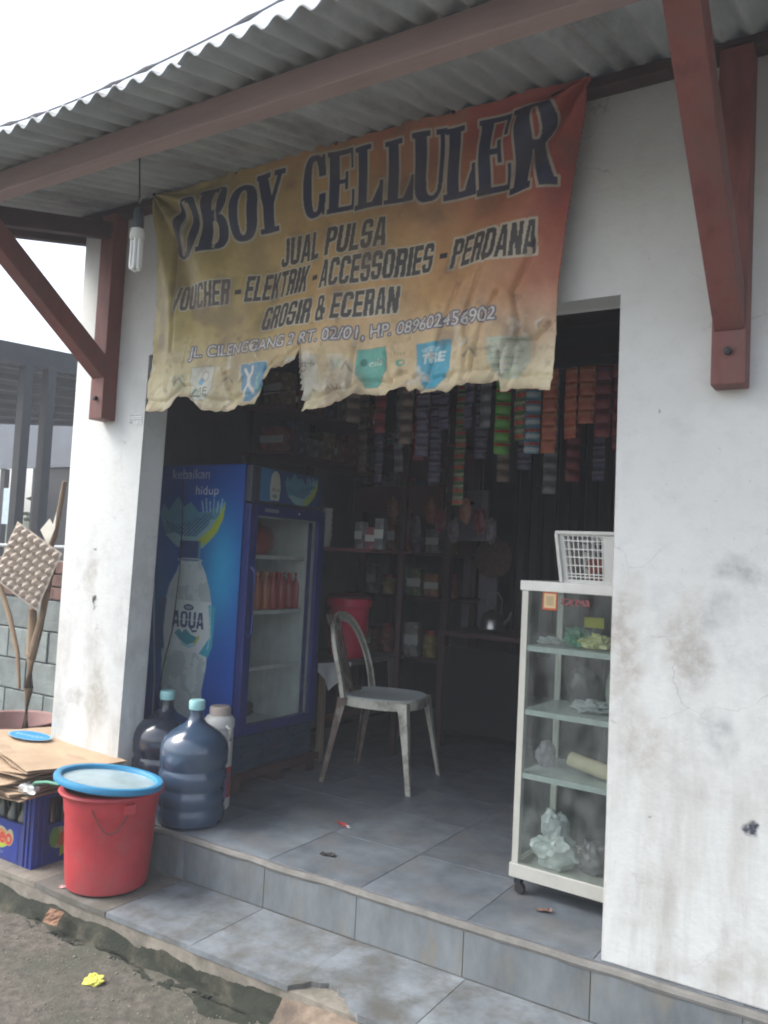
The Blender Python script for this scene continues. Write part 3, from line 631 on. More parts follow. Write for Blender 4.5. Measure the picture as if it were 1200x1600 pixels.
MB().box(RX0 + .45, RX0 + .50, -.48, .5, -.12, -.05, M=Matrix.Translation((0, 0, 0)) @ Matrix.Shear('XY', 4, (0, 0)) if False else None, bevel=.003).transform(Matrix(((1, 0, 0, 0), (0, 1, 0, 0), (0, s_, 1, .03), (0, 0, 0, 1)))).build('verge_rafter', M_darkwood, roof)
# short dangling strip under the verge
MB().box(-2.30, -2.26, -.05, .12, -.045, -.015).build('batten_end', M_purlin, roof)

def bracket(name, label, x, zb, post_w, braceb, bracet):
    t = thing(name, label, 'bracket', (x, 0, zb), 0, 'red timber brackets holding up the canopy roof')
    MB().box(-post_w / 2, post_w / 2, -.075, -.001, 0, 2.56 - zb, bevel=.004).build('post', M_redwood, t)
    MB().beam((0, braceb[0], braceb[1] - zb), (0, bracet[0], bracet[1] - zb), post_w * .86, .085, up=(0, 1, .8), bevel=.004).build('brace', M_redwood, t)
    if x < 0: MB().beam((0, -.02, 2.50 - zb), (0, -.93, 2.50 - s_ * .93 - zb), .05, .07, bevel=.003).build('rafter', M_darkwood, t)
    MB().lathe([(0.0, 0), (.011, 0), (.011, .012), (0, .014)], 8, M=Matrix.Rotation(R(90), 4, 'X'), c=(0, -.076, .09)).build('bolt', M_black, t)
    return t
bracket('roof_bracket', 'left red timber bracket with a diagonal brace against the bright sky', -2.262, 1.652, .085, (-.045, 1.86), (-.70, 2.36))
b2 = bracket('roof_bracket', 'right red timber bracket on the white wall, seen from below near the camera', .310, 1.622, .088, (-.05, 1.80), (-.72, 2.36))

# ================================================================== BANNER
BX0, BX1, BZ0, BZ1 = -1.975, -.085, 1.59, 2.592
cv = Canvas(BX0, BX1, BZ0, BZ1, .0026)
X, Z = cv.X, cv.Z; H_, W_ = X.shape
u = (X - BX0) / (BX1 - BX0); v = (Z - BZ0) / (BZ1 - BZ0)
olive, ora, red, cream = [np.array(c) for c in ((.41, .335, .13), (.53, .33, .145), (.37, .085, .065), (.66, .60, .41))]
n1 = fbm(H_, W_, 5, 1); n2 = fbm(H_, W_, 16, 5); n3 = fbm(H_, W_, 50, 9)
t = np.clip((u + (n1 - .5) * .3 - .12) / .45, 0, 1)[..., None]; base = olive * (1 - t) + ora * t
t = np.clip((u + .42 * v + (n1 - .5) * .35 - .86) / .36, 0, 1)[..., None]; base = base * (1 - t) + red * t
t = np.clip((.37 - v + .14 * (1 - u) * 0 + (n1 - .5) * .25) / .30, 0, 1)[..., None]; base = base * (1 - t * .9) + cream * t * .9
cv.img = base.copy()
halo = (.52, .50, .40); navy = (.022, .032, .085); blk = (.035, .033, .04)
title = [('O', -1.835, -1.683, 2.283, 2.535), ('B', -1.690, -1.520, 2.290, 2.545), ('O', -1.520, -1.375, 2.302, 2.520), ('Y', -1.402, -1.245, 2.318, 2.548),
         ('C', -1.178, -1.058, 2.335, 2.560), ('E', -1.062, -.935, 2.332, 2.560), ('L', -.940, -.817, 2.326, 2.552), ('L', -.820, -.700, 2.324, 2.546),
         ('U', -.714, -.578, 2.306, 2.550), ('L', -.594, -.462, 2.300, 2.545), ('E', -.470, -.345, 2.290, 2.545), ('R', -.352, -.180, 2.266, 2.550)]
m = np.zeros(X.shape, bool)
for ch, a, b, c, d in title: m |= cv.slab(ch, a + .006, b - .004, c, d)
cv.fill(cv.grow(m, .010), halo, .8); cv.fill(m, navy, .95)
# worn creases through the first letter
cv.fill(cv.rect(-1.79, -1.765, 2.30, 2.52) & (n3 > .3), halo, .8); cv.fill(cv.line([(-1.60, 2.30), (-1.585, 2.53)], .006), halo, .6)
def impact(txt, x0, x1, z0, z1, shear, hl, c, a=.93):
    global m
    m = cv.block(txt, x0, x1 - shear * (z1 - z0), z0, z1, shear, hole=.13) ; cv.fill(cv.grow(m, hl), halo, .8); cv.fill(m, c, a)
impact('JUAL PULSA', -1.282, -.792, 2.183, 2.284, .10, .007, blk)
impact('VOUCHER', -1.812, -1.506, 2.064, 2.165, 0.08, .007, blk, .88)
cv.fill(cv.rect(-1.487, -1.455, 2.100, 2.118), blk)
impact('ELEKTRIK', -1.440, -1.128, 2.064, 2.166, 0.08, .007, blk)
cv.fill(cv.rect(-1.110, -1.083, 2.102, 2.120), blk)
impact('ACCESSORIES', -1.070, -.612, 2.064, 2.167, 0.08, .007, blk)
cv.fill(cv.rect(-.592, -.562, 2.104, 2.122), blk)
impact('PERDANA', -.547, -.235, 2.060, 2.163, .08, .010, blk)
impact('GROSIR & ECERAN', -1.340, -.736, 1.940, 2.034, .06, .006, blk)
m = cv.grow(cv.text('JL. CILENGGANG 2 RT. 02/01, HP. 089602456902', -1.690, -.362, 1.850, 1.906, .08), .0018)
slate = (.10, .125, .20); cv.fill(cv.grow(m, .0065), (.07, .09, .17), .85); cv.fill(m, (.62, .60, .54), .95)
# the row of shield stickers printed along the bottom
def shield(x0, x1, z0, z1, fill, edge, a=.8):
    P = [(x0, z1), (x1, z1), (x1, z0 + .4 * (z1 - z0)), ((x0 + x1) / 2 + .02, z0), ((x0 + x1) / 2 - .02, z0), (x0, z0 + .4 * (z1 - z0))]
    q = cv.poly(P); cv.fill(cv.grow(q, .004), edge, a * .8); cv.fill(q, fill, a)
teal = (.10, .38, .32); blue = (.07, .28, .45); wht = (.66, .66, .58)
shield(-1.675, -1.560, 1.690, 1.822, wht, (.12, .25, .20), .75); cv.fill(cv.ell(-1.617, 1.765, .013, .016), (.12, .33, .5), .9); cv.fill(cv.ell(-1.600, 1.785, .020, .022) & ~cv.ell(-1.600, 1.785, .014, .016), (.3, .2, .2), .6)
cv.fill(cv.grow(cv.text('ME', -1.652, -1.585, 1.712, 1.742, .1), .002), (.06, .10, .08), .8); cv.fill(cv.line([(-1.655, 1.705), (-1.585, 1.708)], .002), blk, .7)
shield(-1.420, -1.292, 1.668, 1.818, blue, wht, .95)
for pts in ([(-1.395, 1.795), (-1.375, 1.765), (-1.378, 1.735), (-1.405, 1.705)], [(-1.355, 1.790), (-1.372, 1.760), (-1.368, 1.735), (-1.345, 1.708)]): cv.fill(cv.line(pts, .0065), (.75, .78, .75), .95)
cv.fill(cv.ell(-1.356, 1.800, .008, .008), (.75, .78, .75)); cv.fill(cv.line([(-1.318, 1.770), (-1.330, 1.745), (-1.322, 1.720), (-1.305, 1.712)], .006), (.15, .50, .45), .9)
shield(-1.170, -1.045, 1.660, 1.812, wht, (.35, .40, .38), .6); cv.fill(cv.grow(cv.text('listrik', -1.112, -1.050, 1.773, 1.796), .001), blk, .9); cv.fill(cv.text('pin', -1.112, -1.085, 1.750, 1.770), blk, .8)
cv.fill(cv.grow(cv.text('AXIS', -1.012, -.942, 1.690, 1.710), .0022), blk, .85)
cv.fill(cv.poly([(-1.000, 1.815), (-.945, 1.815), (-.945, 1.77), (-1.000, 1.77)]), (.66, .66, .58), .5); cv.fill(cv.line([(-.985, 1.79), (-.972, 1.765), (-.958, 1.79)], .006), (.25, .48, .42), .5)
shield(-.890, -.772, 1.690, 1.822, teal, (.06, .2, .16), .85); cv.fill(cv.ell(-.862, 1.778, .013, .014), (.03, .16, .13), .8); cv.fill(cv.grow(cv.text('esia', -.842, -.782, 1.762, 1.786, .15), .0015), (.6, .68, .6), .8)
cv.fill(cv.ell(-.715, 1.765, .017, .012) & ~cv.ell(-.711, 1.766, .009, .006), (.08, .33, .25), .9); cv.fill(cv.text('Fren', -.735, -.695, 1.79, 1.806), blk, .45)
shield(-.648, -.512, 1.662, 1.818, (.06, .33, .46), (.10, .3, .35), .95); cv.fill(cv.grow(cv.text('TRE', -.630, -.535, 1.752, 1.782, .15), .003), (.62, .66, .62), .85); cv.fill(cv.ell(-.59, 1.795, .04, .009), (.4, .58, .66), .6)
shield(-.385, -.262, 1.685, 1.810, (.45, .55, .46), (.35, .45, .38), .5)
for k in range(6): cv.fill(cv.line([(-.375, 1.80 - .018 * k), (-.275, 1.803 - .018 * k)], .0025) & (n3 > .45), (.18, .30, .27), .5)
for (a_, b_, c_) in ((-1.52, -1.46, (.45, .30, .16)), (-.955, -.905, (.50, .48, .36)), (-.475, -.415, (.52, .40, .22)), (-1.76, -1.70, (.40, .42, .30))):
    cv.fill(cv.rect(a_, b_, 1.725, 1.80) & (n3 > .42), c_, .6); cv.fill(cv.line([(a_ + .008, 1.76), ((a_ + b_) / 2, 1.785), (b_ - .008, 1.755)], .004), (.16, .15, .12), .6)
# dirt, mildew, creases of the print
cv.fill(np.clip((n1 * .5 + n2 * .5 - .52) * 4, 0, 1) * np.clip(1.2 - v, 0, 1), (.17, .12, .08), .40)
cv.fill(np.clip((n2 - .56) * 5, 0, 1), (.12, .085, .07), .38); cv.fill(np.clip((fbm(H_, W_, 9, 77) - .52) * 5, 0, 1) * np.clip(1.1 - u, 0, 1), (.16, .12, .07), .45)
cv.fill(np.clip((n3 - .62) * 5, 0, 1) * (v < .35), (.10, .08, .06), .45)
cv.fill(np.clip((n3 - .60) * 6, 0, 1) * (v < .30) * (n2 > .5), (.75, .72, .62), .5)
cr = [[(-.24, 2.10), (-.31, 1.95), (-.29, 1.84), (-.33, 1.66)], [(-.50, 2.0), (-.56, 1.82), (-.585, 1.74), (-.61, 1.66)], [(-.41, 2.06), (-.47, 1.88), (-.455, 1.78), (-.47, 1.68)], [(-.36, 1.95), (-.41, 1.84), (-.46, 1.66)], [(-1.85, 2.5), (-1.80, 2.1), (-1.78, 1.9)], [(-1.93, 2.5), (-1.66, 2.12), (-1.60, 1.95)], [(-1.70, 1.95), (-1.72, 1.80), (-1.66, 1.74)],
      [(-.20, 1.84), (-.24, 1.80), (-.33, 1.79), (-.39, 1.65)], [(-.90, 1.84), (-.91, 1.70)], [(-1.50, 1.79), (-1.47, 1.68)], [(-.75, 1.70), (-.77, 1.80)]]
for pts in cr: cv.fill(cv.line(pts, .0022) & (n3 > .50), (.10, .07, .05), .35)
cv.fill((Z < 0) | False, cream)
outline = [(-1.975, 1.655), (-1.908, 1.657), (-1.80, 1.648), (-1.755, 1.672), (-1.707, 1.708), (-1.66, 1.700), (-1.60, 1.650), (-1.52, 1.636), (-1.40, 1.652), (-1.320, 1.650), (-1.300, 1.690), (-1.2995, 1.745), (-1.250, 1.768), (-1.180, 1.778), (-1.130, 1.800), (-1.118, 1.835), (-1.110, 1.79), (-1.098, 1.70),
           (-1.092, 1.612), (-1.0, 1.632), (-.90, 1.648), (-.882, 1.668), (-.82, 1.662), (-.76, 1.658), (-.69, 1.680), (-.67, 1.660), (-.63, 1.664), (-.60, 1.645), (-.53, 1.650), (-.48, 1.662), (-.40, 1.668), (-.352, 1.675), (-.345, 1.640), (-.26, 1.646), (-.17, 1.630), (-.085, 1.632)]
ox, oz = zip(*outline); edge = np.interp(X[0], ox, oz) + .008 * (fbm(2, W_, 60, 3)[0] - .5) * 2
side_r = BX1 - .008 - (BZ1 - Z) * (.085 / .96) - .025 * np.sin(np.clip((BZ1 - Z), 0, 1) * 3.1)      # right edge hangs inwards
side_l = BX0 + .004 + (BZ1 - Z) * .062
keep = (Z >= edge[None, :]) & (X <= side_r) & (X >= side_l)
# rolled dirty hem
band = np.clip(1 - (Z - edge[None, :]) / .03, 0, 1); cv.fill(band * (n2 > .35), (.30, .20, .13), .55)
def warp(co):
    x, z = co[:, 0].copy(), co[:, 2].copy(); uu = (x - BX0) / (BX1 - BX0); dn = (BZ1 - z)
    y = np.full_like(x, -.085)
    dl = np.hypot(x - BX0, dn) + .02; al = np.arctan2(dn, x - BX0 + .001)      # folds fanning from the left corner
    y += .024 * np.sin(al * 13 + .5) * np.clip(dl / .12, 0, 1) * np.exp(-dl / .55)
    dr = np.hypot(BX1 - x, dn) + .02; ar = np.arctan2(dn, BX1 - x + .001)
    y += .030 * np.sin(ar * 10) * np.clip(dr / .12, 0, 1) * np.exp(-dr / .50)
    y += .016 * np.sin(x * 9.5 + dn * 3.5) * np.clip(dn / .4, 0, 1) + .004 * np.sin(x * 31 - dn * 5 + 1)
    y += .005 * np.sin(x * 17 + dn * 22) * np.clip((dn - .45) / .3, 0, 1)
    y += .018 * np.sin(dn * 8 + x * 1.5) * np.sin(uu * 3.14)
    y += -.02 * np.clip((dn - .86) / .1, 0, 1) * (1 + np.sin(x * 26)) * .5
    nn = (fbm(H_, W_, 40, 21).ravel() - .5) * .014 * np.clip((dn - .5) / .3, .2, 1); y += nn
    for pts in cr[:5] + cr[7:]:
        dd = np.full(len(x), 9.0)
        for (xa, za), (xb, zb) in zip(pts, pts[1:]):
            ex, ez = xb - xa, zb - za; tt = np.clip(((x - xa) * ex + (z - za) * ez) / (ex * ex + ez * ez), 0, 1); dd = np.minimum(dd, np.hypot(x - xa - tt * ex, z - za - tt * ez))
        y += .012 * np.exp(-(dd / .010) ** 2) - .007 * np.exp(-(dd / .03) ** 2)
    eg = np.interp(x, X[0] if len(X[0]) == len(edge) else np.linspace(BX0, BX1, len(edge)), edge); hh = np.clip((z - eg) / .035, 0, 1)
    y += -.022 * (1 - hh) ** 2 * (.6 + .6 * np.sin(x * 40)) + .010 * np.exp(-((z - eg - .045) / .012) ** 2)
    z = z - .010 * np.abs(np.sin(uu * math.pi * 4.5)) * np.exp(-dn / .08)
    return np.stack([x, y, z], 1)
M_banner = mat('printed_vinyl', (.5, .5, .5), rough=.48, var=.12, scale=18, attr='print', spec=.4, bump=.25, bscale=55)
ban = thing('shop_banner', 'torn faded orange vinyl banner reading OBOY CELLULER hung above the shop opening', 'banner', (0, 0, 0))
cloth = cv.sheet('banner_cloth', M_banner, ban, warp, keep)
sm = cloth.modifiers.new('thickness', 'SOLIDIFY'); sm.thickness = .0015; sm.offset = 1
for x in (-1.955, -1.5, -1.02, -.55, -.10): MB().lathe([(0, 0), (.006, 0), (.005, .006), (0, .007)], 8, M=Matrix.Rotation(R(90), 4, 'X'), c=(x, -.095, 2.580)).build('nail', M_black, ban)

# ================================================================== BULB
bx, by = -1.560, -.50
def bulb():
    t = thing('hanging_bulb', 'white compact fluorescent bulb in a dark socket hanging on a thin cord from the canopy', 'light bulb', (bx, by, 2.07))
    MB().tube([(-.02, .0, .44), (-.012, 0, .36), (-.003, 0, .27), (0, 0, .215)], .0028, 6).build('cord', M_black, t)
    MB().tube([(0, 0, .235), (.006, 0, .252), (.030, 0, .255), (.034, -.004, .246)], .0022, 6).build('wire_hook', M_brass, t)
    MB().lathe([(.006, .222), (.012, .218), (.017, .205), (.019, .17), (.0195, .148), (.016, .146)], 20, cap0=True, cap1=True).build('socket', mat('dark_bakelite', (.05, .06, .07), rough=.4), t, smooth=True)
    MB().lathe([(.015, .146), (.024, .142), (.027, .128), (.0265, .112), (.022, .103), (.010, .100)], 24, cap0=True, cap1=True).build('ballast', M_white, t, smooth=True)
    for a in range(3):
        c, s2 = math.cos(a * 2.094 + .4), math.sin(a * 2.094 + .4); d = Vector((-s2, c, 0)) * .010; p = Vector((c, s2, 0)) * .0135
        pts = [p + d + Vector((0, 0, .105)), p + d + Vector((0, 0, .012)), p + d * .7 + Vector((0, 0, .003)), p + Vector((0, 0, 0)), p - d * .7 + Vector((0, 0, .003)), p - d + Vector((0, 0, .012)), p - d + Vector((0, 0, .105))]
        MB().tube(pts, .0062, 8, up=(c, s2, 0)).build('glass_tube', mat('frosted_tube', (.80, .82, .80), rough=.25, var=.02), t, smooth=True)
bulb()

# small printed label on the pillar
c2 = Canvas(-.040, .040, -.021, .021, .0016); c2.img[:] = (.74, .76, .75); q = fbm(*c2.X.shape, 30, 4)
for z in (.016, .006, -.003): c2.fill(c2.rect(-.037, .037, z - .0022, z + .0018) & (q > .25), (.20, .22, .24), .8)
c2.fill(c2.rect(-.037, -.012, -.019, -.009), (.22, .24, .26), .8); c2.fill(c2.rect(-.004, .004, -.019, -.006), (.45, .47, .5), .7); c2.fill(c2.rect(.012, .035, -.012, -.009) | c2.rect(.012, .03, -.019, -.016), (.25, .26, .28), .8)
M_print = mat('printed_paper', (.5, .5, .5), rough=.6, var=.05, attr='print')
o = c2.sheet('pillar_label', M_print, None); o.location = (-2.088, -.0025, 1.655); tag(o, 'tiny printed label of black lines stuck on the white left pillar', 'label')

# ================================================================== FRIDGE
def droplet_art(c, cx, cz, w, sc=1.0, dim=1.0):
    """the leaf-shaped splash crest: teal hills, dark net pattern, lime edge"""
    h = w * .42; b = c.img.copy(); nn = fbm(*c.X.shape, 50, 33)
    P = [(cx + w * a, cz + w * b_) for a, b_ in ((-.50, .10), (-.44, .22), (-.36, .14), (-.22, .30), (-.12, .18), (-.02, .24), (.10, .13), (.24, .12), (.50, .25), (.46, .04), (.36, -.14), (.20, -.27), (.02, -.31), (-.20, -.26), (-.38, -.14))]
    q = c.poly(P); c.fill(q, (.10, .33, .42), .9); low = q & (c.Z < cz - .04 * w + .10 * w * np.sin((c.X - cx) / w * 3)); c.fill(low, (.30, .50, .52), .8)
    net = c.poly([(cx + w * a, cz + w * b_) for a, b_ in ((-.42, .04), (-.2, -.02), (0, .02), (.2, .10), (.36, .16), (.26, -.02), (.08, -.15), (-.15, -.14), (-.34, -.07))])
    c.fill(net, (.02, .10, .24), .85); c.fill(net & ((np.sin((c.X - cx) * 300 / sc) * np.sin((c.Z - cz) * 300 / sc + (c.X - cx) * 60)) > .25), (.22, .48, .58), .9)
    c.fill(c.poly([(cx + w * a, cz + w * b_) for a, b_ in ((.50, .24), (.48, .06), (.40, -.09), (.26, -.21), (.06, -.30), (.12, -.18), (.30, -.06), (.42, .10))]), (.42, .52, .03), .95)
    for k in range(6): a = cx + w * (.18 + .05 * k); c.fill(c.line([(a, cz + w * .13), (a + w * .01 * (k - 3), cz + w * (.24 + .03 * (k % 2)))], .004 * sc), (.35, .60, .72), .9)
FZ = 1.522
fx0, fx1, fy0, fy1 = -2.462, -1.890, .50, 1.085
cf = Canvas(fx0 + .004, fx1 - .002, .07, FZ - .004, .003); X, Z = cf.X, cf.Z
cf.img[:] = (.016, .085, .40)
g = np.exp(-(((X + 2.02) / .12) ** 2 + ((Z - 1.02) / .26) ** 2)); cf.fill(g, (.03, .38, .68), .95)
g = np.exp(-(((X + 2.40) / .10) ** 2 + ((Z - .85) / .35) ** 2)); cf.fill(g, (.02, .19, .36), .7)
cf.fill(cf.grow(cf.text('kebaikan', -2.368, -2.118, 1.452, 1.500), .0008), (.62, .66, .72), .85)
cf.fill(cf.grow(cf.text('hidup', -2.205, -2.055, 1.362, 1.418), .0015), (.66, .70, .76), .95)
droplet_art(cf, -2.225, 1.235, .44)
cf.fill(cf.rect(-2.290, -2.150, 1.062, 1.150), (.035, .075, .20)); cf.fill(cf.rect(-2.165, -2.148, 1.062, 1.150), (.10, .32, .42), .9)
cf.fill(cf.ell(-2.215, 1.055, .085, .012), (.45, .55, .58), .9); cf.fill(cf.ell(-2.215, 1.055, .06, .006), (.05, .09, .18), .8)
Pb = [(-2.28, 1.05), (-2.30, 1.00), (-2.345, .93), (-2.362, .86), (-2.362, .80), (-2.37, .62), (-2.362, .48), (-2.35, .40), (-2.36, .30), (-2.35, .16), (-2.09, .16), (-2.075, .30), (-2.09, .44), (-2.068, .56), (-2.07, .62), (-2.055, .66), (-2.055, .84), (-2.075, .92), (-2.11, 1.00), (-2.145, 1.05)]
bot = cf.poly(Pb); cf.fill(cf.grow(bot, .004), (.25, .45, .52), .6); cf.fill(bot, (.60, .68, .66))
nn = fbm(*X.shape, 10, 41); cf.fill(bot & (nn > .55), (.30, .38, .37), .45); cf.fill(bot & (nn < .40), (.58, .64, .62), .4)
lab = cf.rect(-2.40, -2.045, .615, .862); cf.fill(lab & bot, (.66, .73, .71))
cf.fill(cf.poly([(-2.41, .862), (-2.355, .86), (-2.372, .74), (-2.355, .62), (-2.41, .60)]), (.03, .12, .26)); cf.fill(cf.poly([(-2.12, .86), (-2.075, .85), (-2.052, .70), (-2.12, .615), (-2.06, .60), (-2.035, .66), (-2.030, .84)]), (.05, .38, .50))
cf.fill(cf.line([(-2.062, .84), (-2.052, .70), (-2.066, .64)], .004), (.30, .60, .68))
cf.fill(cf.ell(-2.205, .828, .034, .015), (.05, .06, .14)); cf.fill(cf.ell(-2.205, .828, .024, .008), (.3, .33, .42))
q = cf.block('AQUA', -2.310, -2.098, .730, .808, gap=.08); cf.fill(q, (.03, .045, .15), .95); cf.fill(cf.rect(-2.31, -2.10, .766, .770) & q, (.45, .52, .52), .8)
cf.fill(cf.line([(-2.19, .735), (-2.17, .715), (-2.145, .72)], .005), (.03, .045, .15))
cf.fill(cf.poly([(-2.29, .700), (-2.26, .722), (-2.24, .705), (-2.215, .725), (-2.18, .700), (-2.14, .69), (-2.15, .665), (-2.20, .648), (-2.25, .668)]), (.05, .30, .38)); cf.fill(cf.line([(-2.24, .655), (-2.19, .640), (-2.15, .655), (-2.13, .690)], .006), (.30, .55, .62)); cf.fill(cf.line([(-2.15, .660), (-2.128, .692)], .007), (.50, .50, .10))
fr = thing('display_fridge', 'tall blue drinks fridge with glass door and large water bottle advert on its side', 'fridge', (0, 0, 0))
M_fblue = mat('fridge_blue', (.020, .034, .17), rough=.35, var=.15, scale=5, dirt=(.03, .03, .05), dirt_amt=.3)
M_fdark = mat('fridge_header_grey', (.055, .060, .09), rough=.5, var=.15)
M_fgrill = mat('fridge_grill', (.022, .050, .10), rough=.5, var=.25, scale=9, dirt=(.02, .025, .03), dirt_amt=.4)
M_liner = mat('fridge_liner', (.62, .66, .65), rough=.45, var=.12)
M_art = mat('printed_sticker', (.5, .5, .5), rough=.32, var=.10, scale=6, attr='print', spec=.45)
# carcass as a hollow box: back, sides, top, bottom
cb = MB(); cb.box(fx0, fx0 + .04, fy0, fy1, .09, FZ).box(fx0 + .04, fx1, fy0, fy0 + .045, .09, FZ).box(fx0 + .04, fx1, fy1 - .045, fy1, .09, FZ).box(fx0 + .04, fx1, fy0 + .045, fy1 - .045, 1.335, FZ).box(fx0 + .04, fx1, fy0 + .045, fy1 - .045, .09, .25)
cb.build('body', M_fblue, fr)
ln = MB().box(fx0 + .041, fx0 + .045, fy0 + .046, fy1 - .046, .251, 1.334).box(fx0 + .045, fx1 - .03, fy0 + .0455, fy0 + .052, .251, 1.334).box(fx0 + .045, fx1 - .03, fy1 - .052, fy1 - .0455, .251, 1.334).box(fx0 + .045, fx1 - .03, fy0 + .052, fy1 - .052, .2505, .258)
for k in range(14):
    ln.box(fx0 + .08, fx1 - .10, fy1 - .056, fy1 - .052, .34 + .065 * k, .352 + .065 * k)
ln.build('liner', M_liner, fr)
art = cf.sheet('side_advert', M_art, fr, smooth=False); art.location.y = fy0 - .002
# header with print
M_hd = MB().box(fx1, fx1 + .035, fy0 + .004, fy1 - .004, 1.345, FZ - .006, bevel=.006).build('header_box', M_fdark, fr)
ch = Canvas(0, .50, 0, .155, .003); ch.img[:] = (.03, .085, .24); ch.fill(ch.rect(0, .09, 0, .155), (.05, .22, .45), .9)
ch.fill(ch.ell(.11, .065, .038, .085, 2.4) & (ch.Z > .008) , (.58, .60, .52)); ch.fill(ch.grow(ch.text('AQUA', .085, .140, .048, .068), .0025), (.03, .03, .06)); ch.fill(ch.ell(.11, .028, .022, .010), (.22, .34, .30))
droplet_art(ch, .315, .075, .27, .7); ch.fill(ch.rect(.45, .5, 0, .155), (.05, .05, .06), .6)
o = ch.sheet('header_print', M_art, fr, smooth=False); o.rotation_euler = (0, 0, R(90)); o.location = (fx1 + .0375, fy0 + .062, 1.355)
# door frame + handle + pane
dx0, dx1 = fx1 + .003, fx1 + .043
dr = MB(); dr.box(dx0, dx1, fy0 + .0, fy0 + .055, .262, 1.335, bevel=.004).box(dx0, dx1, fy1 - .055, fy1, .262, 1.335, bevel=.004).box(dx0, dx1 - .001, fy0 + .055, fy1 - .055, 1.285, 1.335, bevel=.003).box(dx0, dx1 - .001, fy0 + .055, fy1 - .055, .262, .305, bevel=.003)
door = dr.build('door', M_fblue, fr)
MB().box(dx0 + .022, dx0 + .026, fy0 + .056, fy1 - .056, .306, 1.284).build('pane', glass_mat('fridge_glass', (.96, .98, .97), .10), door)
MB().box(dx0 + .010, dx0 + .020, fy1 - .068, fy1 - .056, .306, 1.284).box(dx0 + .010, dx0 + .020, fy0 + .056, fy1 - .069, 1.274, 1.283).build('gasket', mat('grey_gasket', (.35, .36, .36), rough=.6), door)
MB().tube([(dx1, fy0 + .028, .72), (dx1 + .022, fy0 + .028, .74), (dx1 + .022, fy0 + .028, 1.02), (dx1, fy0 + .028, 1.04)], .008, 8).build('handle', M_fblue, door, smooth=True)
bp = MB().box(dx1, dx1 + .002, fy0 + .10, fy0 + .20, 1.303, 1.320).build('maker_plate', mat('plate_grey', (.20, .21, .28), rough=.4), door)
MB().lathe([(0, 0), (.005, 0), (.005, .003), (0, .004)], 10, M=Matrix.Rotation(R(90), 4, 'Y'), c=(dx1, fy0 + .36, 1.31)).build('lock', M_white, door)
# grill
gr = MB().box(dx0 - .0, dx0 + .02, fy0 + .0, fy1 - .0, .095, .255, bevel=.004).build('grill_panel', M_fgrill, fr)
for c in range(3):
    for r in range(3):
        y = fy0 + .05 + .19 * c; MB().beam((dx0 + .022, y, .125 + .040 * r), (dx0 + .022, y + .135, .125 + .040 * r), .014, .007).build('louvre', M_fdark if r % 2 else M_fgrill, gr)
    if c: MB().box(dx0 + .02, dx0 + .025, fy0 + .017 + .19 * c - .006, fy0 + .017 + .19 * c + .006, .10, .25).build('rib', M_fgrill, gr)
# wire shelves
M_shelf = mat('white_wire_shelf', (.55, .57, .55), rough=.4)
for z in (1.085, .815, .545):
    mb = MB().box(fx1 - .05, fx1 - .038, fy0 + .055, fy1 - .056, z - .006, z + .012)
    for k in range(12): mb.box(fx0 + .05, fx1 - .052, fy0 + .07 + .04 * k, fy0 + .073 + .04 * k, z - .002, z + .002)
    mb.build('shelf', M_shelf, fr)
# stand under the fridge
st = thing('fridge_plinth', 'low dark wooden pallet under the blue fridge', 'pallet', (-2.17, .81, 0))
for y in (-.30, 0, .26): MB().box(-.28, .30, y, y + .06, .0, .055, bevel=.003).build('bearer', M_darkwood, st)
for x in (-.28, -.08, .12, .25): MB().box(x, x + .07, -.31, .33, .056, .088, bevel=.003).build('deck_board', M_darkwood, st)
# contents of the fridge
M_ora = mat('orange_drink', (.48, .11, .035), rough=.25, var=.2, coat=.4); M_redd = mat('red_drink', (.38, .03, .03), rough=.25, var=.2, coat=.4)
bot_prof = [(0.0, 0), (.026, 0), (.028, .01), (.028, .11), (.024, .13), (.012, .155), (.011, .17)]
for mi, (mm, nm) in enumerate(((M_ora, 'orange'), (M_redd, 'red'))):
    bme = MB().lathe(bot_prof, 14).mesh('body', mm, True); cme = MB().lathe([(0.013, .168), (.013, .185), (0, .186)], 12).mesh('cap', mat('cap_' + nm, (.5, .2, .05) if mi == 0 else (.4, .02, .02), rough=.4))
    for k in range(4):
        for r in range(2):
            w = ('first', 'second', 'third', 'fourth')[k]
            t = thing('drink_bottle', f'{nm} drink bottle in the fridge, {w} from its {"front" if mi == 0 else "back"} end of the ' + ('outer row' if r == 0 else 'inner row'), 'bottle', (fx1 - .09 - .075 * r, fy0 + .10 + .064 * k + .256 * mi * .98, .828), group='drink bottles on the middle fridge shelf')
            link('body', bme, t); link('cap', cme, t)
o = MB().crumple((0, 0, .06), .10, .16, .09, .18, 3).build('red_bag', mat('red_bag', (.38, .035, .03), rough=.35, var=.3, bump=.4), smooth=True); o.location = (fx1 - .18, fy0 + .24, 1.105); tag(o, 'full red plastic bag on the top fridge shelf', 'bag')
o = MB().crumple((0, 0, .04), .05, .05, .06, .25, 8).build('green_bag', mat('yellow_green_bag', (.33, .36, .10), rough=.35, var=.3), smooth=True); o.location = (fx1 - .16, fy0 + .16, .560); tag(o, 'small yellow green packet on the third fridge shelf', 'packet')
o = MB().crumple((0, 0, .03), .08, .12, .05, .25, 5).build('dark_parcel', mat('dark_parcel', (.08, .07, .08), rough=.5, var=.3), smooth=True); o.location = (fx1 - .20, fy0 + .22, .30); tag(o, 'dark wrapped parcel at the bottom of the fridge', 'parcel')
